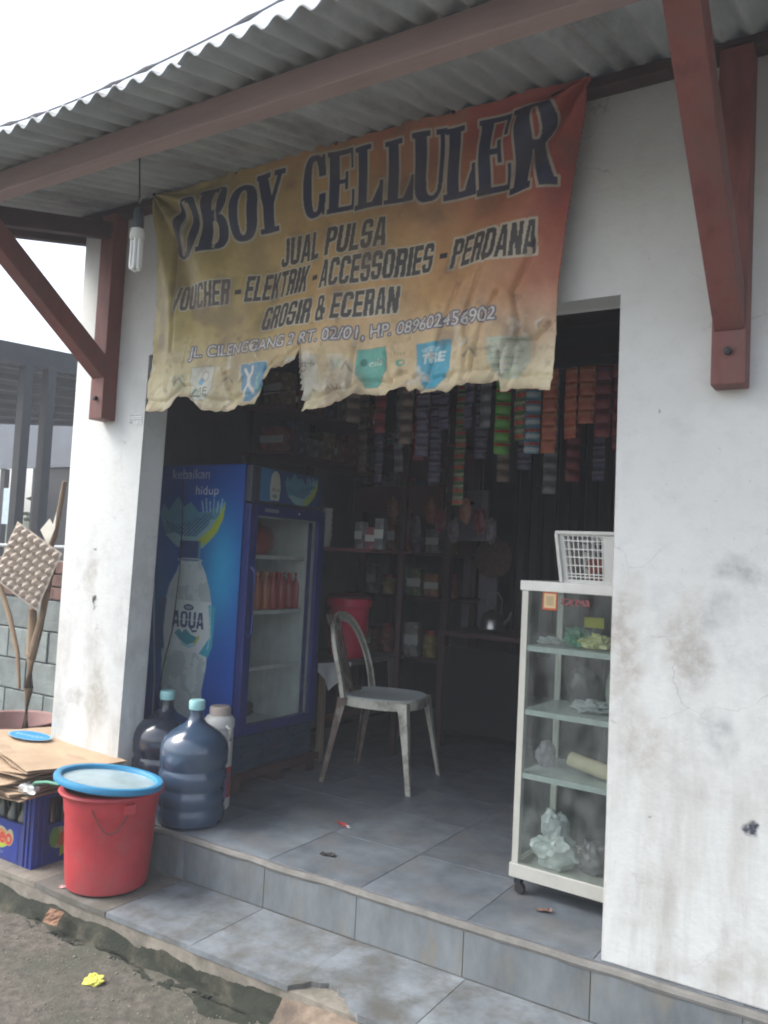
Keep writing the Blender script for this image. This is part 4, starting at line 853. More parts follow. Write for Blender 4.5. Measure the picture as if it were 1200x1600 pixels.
# hanging cords down the advert side
for pts, m_, lb in (([(-2.25, .455, 1.44), (-2.235, .452, 1.20), (-2.232, .45, .98), (-2.245, .44, .72), (-2.275, .43, .56), (-2.29, .42, .40), (-2.30, .42, .25)], M_black, 'thin black power cord hanging down over the fridge advert'),
                    ([(-2.435, .47, 1.30), (-2.425, .46, 1.05), (-2.395, .45, .86), (-2.365, .44, .66), (-2.345, .44, .48), (-2.34, .44, .10)], mat('grey_cord', (.35, .35, .34), rough=.5), 'pale grey cord hanging beside the pillar in front of the fridge')):
    o = MB().tube(pts, .0032, 6).build('power_cord', m_, smooth=True); tag(o, lb, 'cord')

# ================================================================== WATER JUGS, THERMOS
M_jug = mat('dark_blue_polycarbonate', (.040, .072, .125), rough=.2, var=.15, scale=3, spec=.6, coat=.5)
M_jug2 = mat('near_black_polycarbonate', (.022, .030, .050), rough=.16, var=.15, scale=3, spec=.6, coat=.5)
M_cap = mat('pale_turquoise_cap', (.33, .62, .62), rough=.45, var=.08)
prof = [(0, 0), (.115, 0), (.130, .008), (.136, .025), (.136, .055), (.131, .068), (.131, .076), (.136, .086), (.137, .125), (.130, .138), (.130, .148), (.137, .160), (.137, .205), (.130, .217), (.130, .227), (.137, .238), (.138, .29), (.134, .315), (.122, .340), (.100, .362), (.072, .380), (.046, .396), (.033, .412), (.029, .425), (.028, .452), (.031, .456), (.030, .462)]
prof = [(r, z * 1.0) for r, z in prof]
def jug(loc, m_, label, sticker):
    t = thing('water_jug', label, 'water jug', loc, random.uniform(-.3, .3), 'big water jugs by the left pillar')
    b = MB().lathe(prof, 40).build('body', m_, t, smooth=True)
    MB().lathe([(.031, .452), (.033, .455), (.033, .484), (.030, .490), (0, .491)], 24).build('cap', M_cap, t, smooth=True)
    if sticker:
        V = []; F = []
        for i in range(9):
            a = R(6 + i * 4.0); r = .1378 if True else 0
            for j in range(2): V.append((r * math.cos(a), r * math.sin(a), .095 + .08 * j))
        for i in range(8): F.append((2 * i, 2 * i + 2, 2 * i + 3, 2 * i + 1))
        me = bpy.data.meshes.new('paper_label'); me.from_pydata(V, [], F); me.materials.append(mat('jug_label', (.05, .14, .45), rough=.4, var=.5, scale=40, dirt=(.45, .08, .06), dirt_amt=.6, dscale=14)); link('paper_label', me, t)
    return t
jug((-1.745, .125, 0), M_jug, 'dark blue water jug with turquoise cap, the nearer one behind the red bucket', True)
jug((-1.992, .195, 0), M_jug2, 'almost black water jug with turquoise cap, the farther one beside the pillar', False)
th = thing('thermos_jug', 'white plastic thermos jug with beige lid behind the blue water jug', 'thermos', (-1.800, .325, 0))
MB().lathe([(0, 0), (.058, 0), (.062, .01), (.062, .34), (.066, .345), (.066, .375), (.055, .392), (.045, .396)], 28).build('body', M_white, th, smooth=True)
MB().lathe([(.046, .392), (.046, .425), (.042, .433), (0, .434)], 24).build('lid', mat('beige_lid', (.45, .38, .33), rough=.5), th, smooth=True)
MB().tube([(.058, -.02, .36), (.088, -.03, .35), (.092, -.03, .30), (.085, -.03, .25), (.060, -.02, .24)], .008, 8, flat=.5).build('handle', M_white, th, smooth=True)
MB().lathe([(.0625, .05), (.0628, .06), (.0628, .17), (.0625, .18)], 28).build('printed_band', mat('red_band', (.45, .06, .04), rough=.5, var=.5, scale=14, dirt=(.05, .2, .35), dirt_amt=.5, dscale=9), th, smooth=True)

# ================================================================== BUCKET AND LID
bk = thing('red_bucket', 'large faded red plastic bucket standing on the lower step', 'bucket', (-1.815, -.225, -.164))
M_red = mat('faded_red_plastic', (.48, .045, .055), rough=.5, var=.2, scale=7, bump=.15, bscale=30, dirt=(.38, .10, .10), dirt_amt=.4, dscale=5)
pr = [(0, .006), (.135, .004), (.146, .010), (.150, .025), (.158, .12), (.166, .27), (.168, .275), (.1685, .279), (.170, .282), (.176, .345), (.190, .349), (.194, .356), (.190, .364), (.176, .366), (.170, .360), (.166, .345), (.158, .27), (.143, .03), (.135, .018), (0, .018)]
MB().lathe(pr, 56).build('body', M_red, bk, smooth=True)
for a, s2 in ((R(-20), 1), (R(160), -1)):
    c, n_ = math.cos(a), math.sin(a); MB().box(-.012, .012, -.02, .02, .305, .340, bevel=.003).transform(Matrix.Translation((.181 * c, .181 * n_, 0)) @ Matrix.Rotation(a, 4, 'Z')).build('handle_lug', M_red, bk)
pts = []
for k in range(17):
    tt = math.pi * k / 16; a = R(-62 + 44 * k / 16); r = .182; pts.append((r * math.cos(a), r * math.sin(a), .325 - .085 * math.sin(tt)))
MB().tube(pts, .0022, 6).build('wire_handle', mat('rusty_wire', (.10, .05, .04), rough=.6), bk, smooth=True)
ld = thing('bucket_lid', 'big round lid with blue rim and milky centre lying tilted on the red bucket', 'lid', (-1.808, -.250, .226))
ld.rotation_euler = (R(-6), R(3.5), 0)
MB().lathe([(.186, -.006), (.192, -.010), (.199, -.006), (.201, .004), (.197, .014), (.186, .017), (.176, .013), (.172, .006), (.170, -.002), (.186, -.006)], 56).build('rim', mat('blue_rim', (.035, .25, .46), rough=.4, var=.15), ld, smooth=True)
MB().lathe([(0, .001), (.05, .003), (.10, .001), (.171, -.001), (.171, -.005), (0, -.004)], 56).build('centre_disc', mat('milky_plastic', (.36, .47, .50), rough=.35, var=.35, scale=9, bump=.3, bscale=18, dirt=(.22, .28, .30), dirt_amt=.4), ld, smooth=True)
o = MB().crumple((0, 0, 0), .09, .06, .03, .2, 12).build('blue_rag', mat('blue_rag', (.03, .12, .28), rough=.7), smooth=True); o.location = (-1.83, -.24, .10); tag(o, 'dark blue rag inside the red bucket under the lid', 'rag')
# supports the rag
o.scale = (1, 1, 1)

# ================================================================== CRATE, CARDBOARD
cx1, cy0 = -2.135, -.325
cr_ = thing('beverage_crate', 'blue plastic bottle crate with fruity logo, loaded with dark bottles under cardboard', 'crate', (cx1 - .23, cy0 + .15, -.164))
M_crate = mat('crate_blue', (.025, .045, .24), rough=.45, var=.2, scale=6, dirt=(.05, .05, .10), dirt_amt=.35)
cr = MB(); w, d, h = .46, .30, .275
cr.box(-w / 2, w / 2, -d / 2, d / 2, 0, .012)
def side(a0, a1, fixed, ax):
    for (u0, u1, z0, z1) in ((a0, a1, .012, .155), (a0, a1, .262, h), (a0, a0 + .055, .155, .262), (a1 - .055, a1, .155, .262)):
        if ax == 'x': cr.box(u0, u1, fixed, fixed + .012, z0, z1)
        else: cr.box(fixed, fixed + .012, u0, u1, z0, z1)
side(-w / 2, w / 2, -d / 2, 'x'); side(-w / 2, w / 2, d / 2 - .012, 'x'); side(-d / 2 + .012, d / 2 - .012, w / 2 - .012, 'y'); side(-d / 2 + .012, d / 2 - .012, -w / 2, 'y')
for x in (-w / 2 + .02, w / 2 - .03, w / 2 - .055):
    cr.box(x, x + .010, -d / 2 - .006, -d / 2, .005, h - .002)
for y in (-d / 2 + .02, -d / 2 + .045, d / 2 - .03): cr.box(w / 2, w / 2 + .006, y, y + .010, .005, h - .002)
cr.build('body', M_crate, cr_)
cc = Canvas(0, .27, 0, .135, .002); cc.img[:] = (.025, .045, .24)
cc.fill(cc.ell(.06, .085, .055, .042) | cc.ell(.155, .075, .055, .042) | cc.ell(.215, .085, .022, .03), (.42, .40, .22), .9); cc.fill(cc.ell(.155, .072, .048, .034) | cc.ell(.09, .075, .04, .03), (.55, .16, .06), .95)
cc.fill(cc.ell(.03, .09, .03, .04), (.12, .30, .06), .9)
q = cc.grow(cc.text('teo', .115, .225, .055, .100, .1), .004); cc.fill(cc.grow(q, .003), (.60, .42, .20), .9); cc.fill(q, (.48, .05, .04), .95)
cc.fill(cc.poly([(.07, .050), (.21, .052), (.15, .030), (.07, .008)]), (.38, .50, .04), .95); cc.fill(cc.line([(.10 + .006 * k_, .018 + .006 * math.sin(k_ * 2.1)) for k_ in range(14)], .0018), (.25, .32, .45), .6)
o = cc.sheet('logo_print', M_art, cr_, smooth=False); o.location = (-w / 2 + .105, -d / 2 - .0018, .012); 
o2 = o.copy(); COL.objects.link(o2); o2.rotation_euler = (0, 0, R(90)); o2.location = (w / 2 + .0018, -d / 2 + .075, .012); o2.scale = (.75, 1, 1)
M_btl = mat('dark_glass', (.035, .04, .025), rough=.12, spec=.6, coat=.5)
bme = MB().lathe([(0, 0), (.028, 0), (.030, .01), (.030, .13), (.025, .155), (.013, .19), (.012, .225), (.0135, .23), (.0135, .238), (0, .239)], 16).mesh('glass_bottle', M_btl, True)
words = ['first', 'second', 'third', 'fourth', 'fifth', 'sixth', 'seventh', 'eighth', 'ninth', 'tenth', 'eleventh', 'twelfth', 'thirteenth', 'fourteenth', 'fifteenth', 'sixteenth', 'seventeenth', 'eighteenth']
ordn = ('first', 'second', 'third', 'fourth', 'fifth', 'sixth')
for i in range(6):
    for j in range(4):
        o = link('glass_bottle', bme, loc=(cx1 - .23 + -.182 + .073 * i, cy0 + .15 - .105 + .07 * j, -.152)); tag(o, f'dark glass bottle in the blue crate, {ordn[i]} from its left end in the {("front", "second", "third", "back")[j]} row', 'bottle', 'dark glass bottles in the blue crate')
# flattened cardboard boxes piled on the crate
M_card = mat('cardboard', (.40, .29, .19), rough=.85, var=.16, scale=6, bump=.25, bscale=40, dirt=(.28, .20, .13), dirt_amt=.3, dscale=3, rand=.12)
def card(label, loc, w, d, t, rz, tilt=(0, 0), curl=0.0, seed=0, tri=None):
    """one flattened box: two bent plies, a darker fluted gap at the edge"""
    o_ = thing('cardboard_sheet', label, 'cardboard', loc, rz, 'flattened cardboard boxes piled on the crate'); o_.rotation_euler = (tilt[0], tilt[1], rz)
    r = random.Random(seed)
    for ply in range(2):
        n = 14; V = []; F = []; off = ply * t * .62; sk = r.uniform(-.012, .012)
        for s2 in (0, t * .3):
            for j in range(n):
                for i in range(n):
                    a, b = i / (n - 1) - .5, j / (n - 1) - .5
                    z = off + s2 + curl * ((a * 2) ** 2) + .010 * mnoise.noise(Vector((a * 3 + seed, b * 3, ply))) * (1 if ply else .6)
                    V.append((a * w + sk + .006 * mnoise.noise(Vector((b * 7, seed, ply))), b * d + sk + .006 * mnoise.noise(Vector((a * 7, seed, 5 + ply))), z))
        N2 = n * n
        for j in range(n - 1):
            for i in range(n - 1):
                k = j * n + i; F.append((k, k + n, k + n + 1, k + 1)); F.append((N2 + k, N2 + k + 1, N2 + k + n + 1, N2 + k + n))
        for i in range(n - 1):
            for k, s_2 in ((i, 1), ((n - 1) * n + i, -1)): F.append((k, k + 1, N2 + k + 1, N2 + k))
            for k in (i * n, i * n + n - 1): F.append((k, k + n, N2 + k + n, N2 + k))
        me = bpy.data.meshes.new('ply'); me.from_pydata(V, [], F); me.materials.append(M_card); link('ply', me, o_)
    return o_
card('lowest flattened brown carton lying straight on the blue crate', (-2.40, -.20, .113), .54, .42, .010, R(4), seed=1)
card('brown carton second from the bottom of the pile, edges bent', (-2.42, -.20, .131), .56, .40, .011, R(-7), seed=2)
card('brown carton in the middle of the pile with a frayed corner', (-2.40, -.19, .150), .54, .44, .010, R(9), (R(1), R(1)), seed=3)
card('narrow brown carton flap sticking out of the pile over the crate', (-2.38, -.24, .170), .44, .34, .010, R(-14), (R(1), R(1)), seed=4)
card('creased brown carton just below the large top sheet', (-2.44, -.20, .190), .58, .42, .012, R(5), (R(-1), R(-1)), seed=5)
top = card('largest pale brown carton on top of the pile with a blue oval logo', (-2.36, -.12, .222), .62, .40, .010, R(-16), (R(-1.5), R(3)), .012, seed=6)
ce = Canvas(-.085, .085, -.055, .055, .0018); ce.img[:] = (.04, .26, .50); q = ce.line([(-.06 + .006 * k_, .013 * math.sin(k_ * 2.3) * (1 if k_ % 3 else .4)) for k_ in range(21)], .0028); ce.fill(q, (.30, .48, .60), .8); ce.fill(~ce.ell(0, 0, .078, .048), (.30, .42, .50))
o = ce.sheet('oval_logo', M_art, top, keep=ce.ell(0, 0, .085, .055), smooth=False); o.rotation_euler = (R(-90), 0, R(30)); o.scale = (1.25, 1.25, 1.25); o.location = (-.165, -.02, .0265)
# clear bag and green strap between the pile and the bucket
o = MB().crumple((0, 0, 0), .045, .03, .02, .35, 21).build('clear_bag', film_mat('clear_film', (.62, .64, .64), .55), smooth=True); o.location = (-2.13, -.36, .155); tag(o, 'scrap of clear plastic film caught between cardboard pile and bucket', 'plastic scrap')
o = MB().tube([(-2.16, -.36, .10), (-2.13, -.36, .155), (-2.08, -.37, .19), (-2.01, -.37, .205), (-1.95, -.36, .205)], .006, 8).build('green_hose', mat('green_hose', (.10, .30, .20), rough=.4), smooth=True); tag(o, 'short piece of green hose bending from the crate to the bucket', 'hose')

# ================================================================== STICKS, EGG TRAY, BASIN
M_stick = mat('dry_branch', (.27, .195, .125), rough=.9, var=.35, scale=15, bump=.7, bscale=40, stretch=(1, 1, .25))
t = thing('forked_stick', 'long forked dry branch leaning in the side alley behind the egg tray', 'stick', (-3.11, .30, -.2))
MB().tube([(0, 0, 0), (-.01, 0, .32), (-.005, 0, .55), (-.003, 0, .72), (-.045, .02, .95), (-.02, .04, 1.15), (.05, .05, 1.34), (.10, .05, 1.63)], [.022, .021, .024, .026, .021, .017, .014, .012], 10).build('main_stem', M_stick, t, smooth=True)
MB().tube([(-.003, 0, .70), (.035, .01, .86), (.055, .02, 1.02), (.05, .05, 1.2)], [.024, .020, .018, .014], 9).build('fork', M_stick, t, smooth=True)
t = thing('bent_stick', 'thin bent dry branch at the far left edge of the photo against the block wall', 'stick', (-3.26, .30, -.2))
MB().tube([(.14, -.05, .55), (.06, -.02, .72), (-.06, 0, .90), (-.16, 0, 1.05), (-.22, 0, 1.2)], [.008, .012, .014, .013, .010], 9).build('stem', M_stick, t, smooth=True)
et = thing('egg_tray', 'brown pulp egg tray with cups hooked diagonally on the forked stick', 'egg tray', (-3.115, .235, .980))
NE = 73; V = []; F = []
for s2 in (0, .002):
    for j in range(NE):
        for i in range(NE):
            a, b = (i / (NE - 1) - .5) * .34, (j / (NE - 1) - .5) * .34
            h_ = .012 * (math.cos(2 * math.pi * a / .047) + math.cos(2 * math.pi * b / .047)); e_ = max(abs(a), abs(b)) > .160
            V.append((a, -(0 if e_ else h_) + s2 + .004 * mnoise.noise(Vector((a * 20, b * 20, 0))) + .04 * (a * a + b * b) * 2, b))
N2 = NE * NE
for j in range(NE - 1):
    for i in range(NE - 1):
        k = j * NE + i; F.append((k, k + 1, k + NE + 1, k + NE)); F.append((N2 + k, N2 + k + NE, N2 + k + NE + 1, N2 + k + 1))
me = bpy.data.meshes.new('pulp_tray'); me.from_pydata(V, [], F); me.materials.append(mat('paper_pulp', (.50, .43, .36), rough=.95, var=.25, scale=30, bump=.5, bscale=120)); me.polygons.foreach_set('use_smooth', [True] * len(F)); link('pulp_tray', me, et)
et.rotation_euler = (R(4), R(27), R(12))
o = MB().prism([(-.07, 0), (.00, .06), (.03, .03), (.055, .10), (.05, .01), (.0, -.08)], 0, .002).build('paper_scrap', mat('scrap_paper', (.6, .58, .5), rough=.8)); o.location = (-3.03, .29, 1.17); tag(o, 'torn white paper scrap stuck behind the top of the egg tray', 'paper')
o = MB().lathe([(0, 0), (.17, 0), (.19, .02), (.24, .16), (.255, .165), (.252, .172), (.235, .165), (.18, .02), (0, .012)], 40).build('wash_basin', mat('dusty_pink_plastic', (.24, .13, .115), rough=.6, var=.2), smooth=True); o.location = (-3.42, .42, -.04); tag(o, 'dusty pink plastic basin in the alley behind the cardboard pile', 'basin')
o = MB().box(-.30, .30, -.30, .30, 0, .165, bevel=.01).build('concrete_plinth', M_cement); o.location = (-3.42, .42, -.205); tag(o, 'rough concrete plinth under the pink basin in the alley', 'plinth')
o = MB().tube([(-4.6, .86, 1.075), (-4.0, .85, 1.07), (-3.5, .84, 1.085)], .012, 8).build('pipe_rail', mat('grey_pipe', (.35, .38, .38), rough=.6), smooth=True); tag(o, 'thin grey pipe along the top of the block wall', 'pipe')

# ================================================================== CHAIR
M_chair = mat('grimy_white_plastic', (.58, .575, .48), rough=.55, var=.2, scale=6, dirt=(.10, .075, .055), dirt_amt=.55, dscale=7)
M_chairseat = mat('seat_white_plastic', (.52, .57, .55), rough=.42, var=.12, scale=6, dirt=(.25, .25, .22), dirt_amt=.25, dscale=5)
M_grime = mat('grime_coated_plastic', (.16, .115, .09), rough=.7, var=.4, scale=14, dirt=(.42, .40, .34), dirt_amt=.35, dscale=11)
chr_ = thing('plastic_chair', 'grimy white plastic chair with hoop back standing in the shop doorway', 'chair', (-1.505, 1.215, 0), R(10))
SH = .425
sp = []
for k in range(40):
    a = 2 * math.pi * k / 40; ca, sa = math.cos(a), math.sin(a); p_ = 2.7
    sp.append((.205 * math.copysign(abs(ca) ** (2 / p_), ca), .200 * math.copysign(abs(sa) ** (2 / p_), sa)))
mb = MB()
rings = []
for (sc, z) in ((.0, SH - .016), (.55, SH - .014), (.86, SH - .006), (.96, SH + .002), (1.0, SH - .003), (1.0, SH - .035), (.97, SH - .045), (.955, SH - .035), (.94, SH - .012), (0, SH - .022)):
    rings.append([mb.bm.verts.new((x * max(sc, .01), y * max(sc, .01), z)) for x, y in sp])
for a, b in zip(rings, rings[1:]):
    for k in range(40): mb.bm.faces.new((a[k], a[(k + 1) % 40], b[(k + 1) % 40], b[k]))
seat = mb.build('seat', M_chairseat, chr_, smooth=True)
ap = MB()
A_ = []; B_ = []
for (sc, z) in ((1.004, SH - .004), (1.012, SH - .048), (.99, SH - .05), (.985, SH - .006)):
    A_.append([ap.bm.verts.new((x * sc, y * sc, z)) for x, y in sp])
for a, b in zip(A_, A_[1:] + A_[:1]):
    for k in range(40): ap.bm.faces.new((a[k], a[(k + 1) % 40], b[(k + 1) % 40], b[k]))
ap.build('apron', M_chair, chr_, smooth=True)
def leg(x0, y0, x1, y1, m_=M_chair):
    mb = MB(); d = Vector((x1 - x0, y1 - y0, -(SH - .01))); secs = [(0, .036, .018), (.15, .030, .016), (.5, .022, .013), (1, .017, .011)]; rr = []
    ox_, oy_ = math.copysign(1, x0), math.copysign(1, y0)
    for t_, w_, th_ in secs:
        c_ = Vector((x0, y0, SH - .01)) + d * t_
        # L-shaped moulding: corner outward
        P = [(0, 0), (-w_ * 1.5, 0), (-w_ * 1.5, -.006), (-.008, -.008), (-.006, -w_ * 1.5), (0, -w_ * 1.5)]
        rr.append([mb.bm.verts.new(c_ + Vector((ox_ * (a + w_ * .5), oy_ * (b + w_ * .5), 0))) for a, b in P])
    for a, b in zip(rr, rr[1:]):
        for k in range(6): mb.bm.faces.new((a[k], a[(k + 1) % 6], b[(k + 1) % 6], b[k]))
    mb.bm.faces.new(rr[0]); mb.bm.faces.new(rr[-1][::-1])
    o = mb.build('leg', m_, chr_); md = o.modifiers.new('b', 'BEVEL'); md.width = .003; md.segments = 2; md.limit_method = 'ANGLE'
    return o
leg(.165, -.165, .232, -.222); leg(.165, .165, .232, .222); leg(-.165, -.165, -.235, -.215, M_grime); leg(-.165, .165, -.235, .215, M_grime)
# hoop back
hoop = []
for k in range(33):
    a = math.pi * (k / 32); yy = -.203 * math.cos(a); zz = math.sin(a) ** .62
    hoop.append((-.150 - .125 * zz ** 1.3, yy * (1 + .08 * math.sin(a)), SH - .01 + .405 * zz))
hb = MB()
rings = []
for i, p in enumerate(hoop):
    p = Vector(p); d = (Vector(hoop[min(i + 1, 32)]) - Vector(hoop[max(i - 1, 0)])).normalized(); inn = (Vector((-.20, 0, SH + .18)) - p); inn = (inn - inn.dot(d) * d).normalized(); nn_ = d.cross(inn).normalized()
    w_ = .047 if 0 < i < 32 else .050
    P = [(0, .010), (w_, .005), (w_, -.003), (.008, -.004), (0, -.012), (-.004, -.004), (-.004, .006)]
    rings.append([hb.bm.verts.new(p + inn * a + nn_ * b) for a, b in P])
for a, b in zip(rings, rings[1:]):
    for k in range(7): hb.bm.faces.new((a[k], a[(k + 1) % 7], b[(k + 1) % 7], b[k]))
hb.bm.faces.new(rings[0]); hb.bm.faces.new(rings[-1][::-1])
hb.build('hoop_back', M_chair, chr_, smooth=True)
for k, y in enumerate((-.095, -.060, -.025, .010)):
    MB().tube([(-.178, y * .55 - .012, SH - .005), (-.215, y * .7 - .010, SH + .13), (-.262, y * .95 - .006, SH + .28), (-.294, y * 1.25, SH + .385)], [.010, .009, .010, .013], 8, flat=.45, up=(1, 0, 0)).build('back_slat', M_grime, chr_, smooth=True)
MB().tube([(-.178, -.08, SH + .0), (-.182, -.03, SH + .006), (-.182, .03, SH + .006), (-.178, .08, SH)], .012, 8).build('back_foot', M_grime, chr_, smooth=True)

# ================================================================== TABLE WITH BUCKET
tb = thing('side_table', 'small wooden table with a cloth beside the left wall behind the fridge', 'table', (-2.19, 1.70, 0))
M_pale = mat('pale_wood', (.36, .29, .19), rough=.7, var=.25, scale=6, bump=.2, stretch=(3, 3, .4))
MB().box(-.25, .255, -.43, .42, .490, .512, bevel=.003).build('table_top', mat('table_top', (.20, .19, .18), rough=.6, var=.3), tb)
for x in (-.225, .232):
    for y in (-.408, .395): MB().box(x - .015, x + .015, y - .015, y + .015, 0, .489).build('leg', M_pale if y < 0 else M_darkwood, tb)
MB().box(.222, .240, -.39, .378, .20, .235).build('stretcher', mat('reddish_wood', (.16, .07, .05), rough=.7), tb)
cw = Canvas(-.11, .11, -.15, .02, .006); cw.img[:] = (.78, .80, .80)
kp = cw.poly([(-.11, .02), (.11, .02), (.10, -.03), (.03, -.085), (-.03, -.145), (-.075, -.07), (-.11, -.04)])
o = cw.sheet('table_cloth', mat('white_cloth', (.5, .5, .5), rough=.85, var=.12, attr='print'), None, lambda c_: np.stack([c_[:, 0], -.012 - .010 * np.sin(c_[:, 0] * 60) * np.clip(-c_[:, 2] / .05, 0, 1), c_[:, 2]], 1), kp)
o.location = (-1.915, 1.33, .516); o.rotation_euler = (0, 0, R(68)); tag(o, 'white cloth corner hanging over the table edge beside the fridge', 'cloth')
ct = MB().box(-.245, .25, -.42, .41, 0, .004, bevel=.001).build('table_cover', mat('grey_oilcloth', (.30, .31, .32), rough=.5, var=.3, scale=9)); ct.location = (-2.19, 1.70, .5125); tag(ct, 'grey oilcloth cover on the small table', 'table cover')
cd = MB().prism([(-.02, 0), (.10, .0), (.08, -.15), (.02, -.22)], 0, .004).build('hanging_paper', mat('dull_paper', (.30, .29, .32), rough=.8)); cd.location = (-1.928, 1.93, .51); cd.rotation_euler = (0, 0, R(90)); tag(cd, 'dull grey paper hanging from the right end of the small table', 'paper')
rb = thing('water_bucket', 'bright crimson lidded bucket standing on the small table behind the chair', 'bucket', (-2.06, 1.66, .518))
M_crim = mat('crimson_plastic', (.78, .03, .10), rough=.4, var=.1, scale=4)
MB().lathe([(0, 0), (.095, 0), (.105, .008), (.118, .20), (.122, .28), (.130, .30), (.136, .305), (.136, .345), (.130, .35), (0, .352)], 40).build('body', M_crim, rb, smooth=True)
MB().lathe([(.133, .352), (.136, .358), (.12, .372), (.03, .378), (.03, .39), (0, .392)], 40).build('lid', mat('dark_red_lid', (.14, .02, .03), rough=.5), rb, smooth=True)

# ================================================================== SHELVING AND GOODS IN THE DARK BACK OF THE SHOP
M_maroon = mat('maroon_board', (.16, .045, .05), rough=.7, var=.3, scale=4)
rk = thing('wooden_rack', 'dark maroon wooden shelf rack against the back left of the shop', 'rack', (-2.1, 2.55, 0))
for x in (-.36, .30):
    for y in (-.22, .18): MB().box(x, x + .045, y, y + .045, 0, 2.20, bevel=.002).build('post', M_darkwood, rk)
for z in (.45, .85, 1.14, 1.50, 1.86): MB().box(-.37, .36, -.23, .24, z, z + .022, bevel=.002).build('shelf', M_maroon if z > 1.3 else M_darkwood, rk)
MB().box(-.37, .36, .20, .21, 1.14, 2.2).build('back_panel', M_maroon, rk)
MB().box(-.40, .30, -.246, -.234, 1.42, 1.60, bevel=.002).build('front_board', M_maroon, rk)
pal = [(.30, .12, .05), (.10, .16, .25), (.28, .27, .24), (.33, .06, .05), (.14, .20, .10), (.30, .22, .06), (.16, .10, .20)]
def grocery(kind, loc, sz, col, label, grp='groceries on the dark wooden rack'):
    r = random.Random(str(loc))
    t = thing(kind, label, kind.replace('_', ' '), loc, r.uniform(-.25, .25), grp)
    m_ = mat('pack_%.2f_%.2f' % col[:2], col, rough=.45, var=.35, scale=22, dirt=tuple(min(.7, c * 2.5 + .1) for c in col), dirt_amt=.35, dscale=28)
    if kind == 'carton': MB().box(-sz[0] / 2, sz[0] / 2, -sz[1] / 2, sz[1] / 2, 0, sz[2], bevel=.003).build('box', m_, t); MB().box(-sz[0] / 2 - .001, sz[0] / 2 + .001, -sz[1] / 2 - .002, -sz[1] / 2 - .0005, sz[2] * .35, sz[2] * .65).build('band', M_white, t)
    elif kind == 'jar': MB().lathe([(0, 0), (sz[0] * .48, 0), (sz[0] * .5, .01), (sz[0] * .5, sz[2] * .75), (sz[0] * .38, sz[2] * .85)], 20).build('body', m_, t, smooth=True); MB().lathe([(sz[0] * .4, sz[2] * .84), (sz[0] * .4, sz[2]), (0, sz[2])], 20).build('lid', M_redd, t)
    else:
        mb = MB(); mb.crumple((0, 0, sz[2] * .38), sz[0] * .45, sz[1] * .4, sz[2] * .5, .12, r.random() * 50, 3); mb.build('pouch', m_, t, smooth=True)
    return t
names = ['orange', 'slate blue', 'off white', 'red', 'olive green', 'mustard', 'purple']; kinds = ['carton', 'jar', 'packet', 'carton', 'jar', 'packet', 'carton']
sh_n = {.472: 'lowest', .872: 'second lowest', 1.162: 'middle', 1.522: 'second highest', 1.882: 'top'}
q = 0
for z, nm in sh_n.items():
    for k in range(6):
        ci = (k * 3 + q * 2) % 7; ki = kinds[(k + q * 3) % 7]; h_ = (.16, .20, .13, .22, .18, .15)[(k + q) % 6]
        grocery(ki, (-2.40 + .115 * k, 2.43 + .03 * ((k * 7) % 3), z), (.095, .09, h_), pal[ci], f'dim {names[ci]} {ki} on the {nm} rack shelf, {ordn[k]} from the left')
    q += 1
ws = thing('long_wall_shelf', 'long dark wall shelf above and behind the fridge loaded with cartons', 'shelf', (-2.33, 1.75, 1.66))
MB().box(-.165, .14, -.62, .50, 0, .018, bevel=.002).build('board', M_maroon, ws)
MB().box(-.165, .14, -.62, .50, .26, .278, bevel=.002).build('upper_board', M_maroon, ws)
for y in (-.60, .46): MB().box(-.165, -.14, y, y + .03, -.25, .50).build('upright', M_darkwood, ws)
cols_ = [((.26, .07, .05), 'brick red'), ((.28, .20, .10), 'tan'), ((.10, .09, .14), 'dark violet'), ((.30, .10, .05), 'rust orange'), ((.22, .20, .18), 'dull grey')]
for lv in range(2):
    for k in range(8):
        c_, nm = cols_[(k * 2 + lv) % 5]; grocery('carton', (-2.30, 1.20 + .135 * k, 1.6785 + .26 * lv), (.15, .115, (.14, .19, .11, .17)[(k + lv) % 4]), c_, f'{nm} carton on the {("lower", "upper")[lv]} wall shelf board, {words[k]} from the fridge end', 'cartons on the long wall shelf')
for k in range(9):
    c_, nm = (((.42, .16, .09), 'orange'), ((.26, .05, .08), 'crimson'), ((.20, .17, .22), 'mauve'))[k % 3]
    t = thing('snack_bag', f'dim {nm} snack bag hanging before the rack, {words[k]} from the left', 'snack bag', (-2.12 + .088 * k, 2.20 + .03 * (k % 2), 1.52 - .06 * (k % 3)), 0, 'snack bags hanging before the rack')
    MB().crumple((0, 0, -.09), .038, .018, .075, .22, 90 + k, 3, False).build('pouch', mat('snack_' + nm, c_, rough=.3, var=.4, scale=25, dirt=(.45, .36, .25), dirt_amt=.4, dscale=25), t, smooth=True)
    MB().tube([(0, 0, -.02), (0, 0, .10 + .06 * (k % 3))], .0015, 5).build('string', M_black, t)
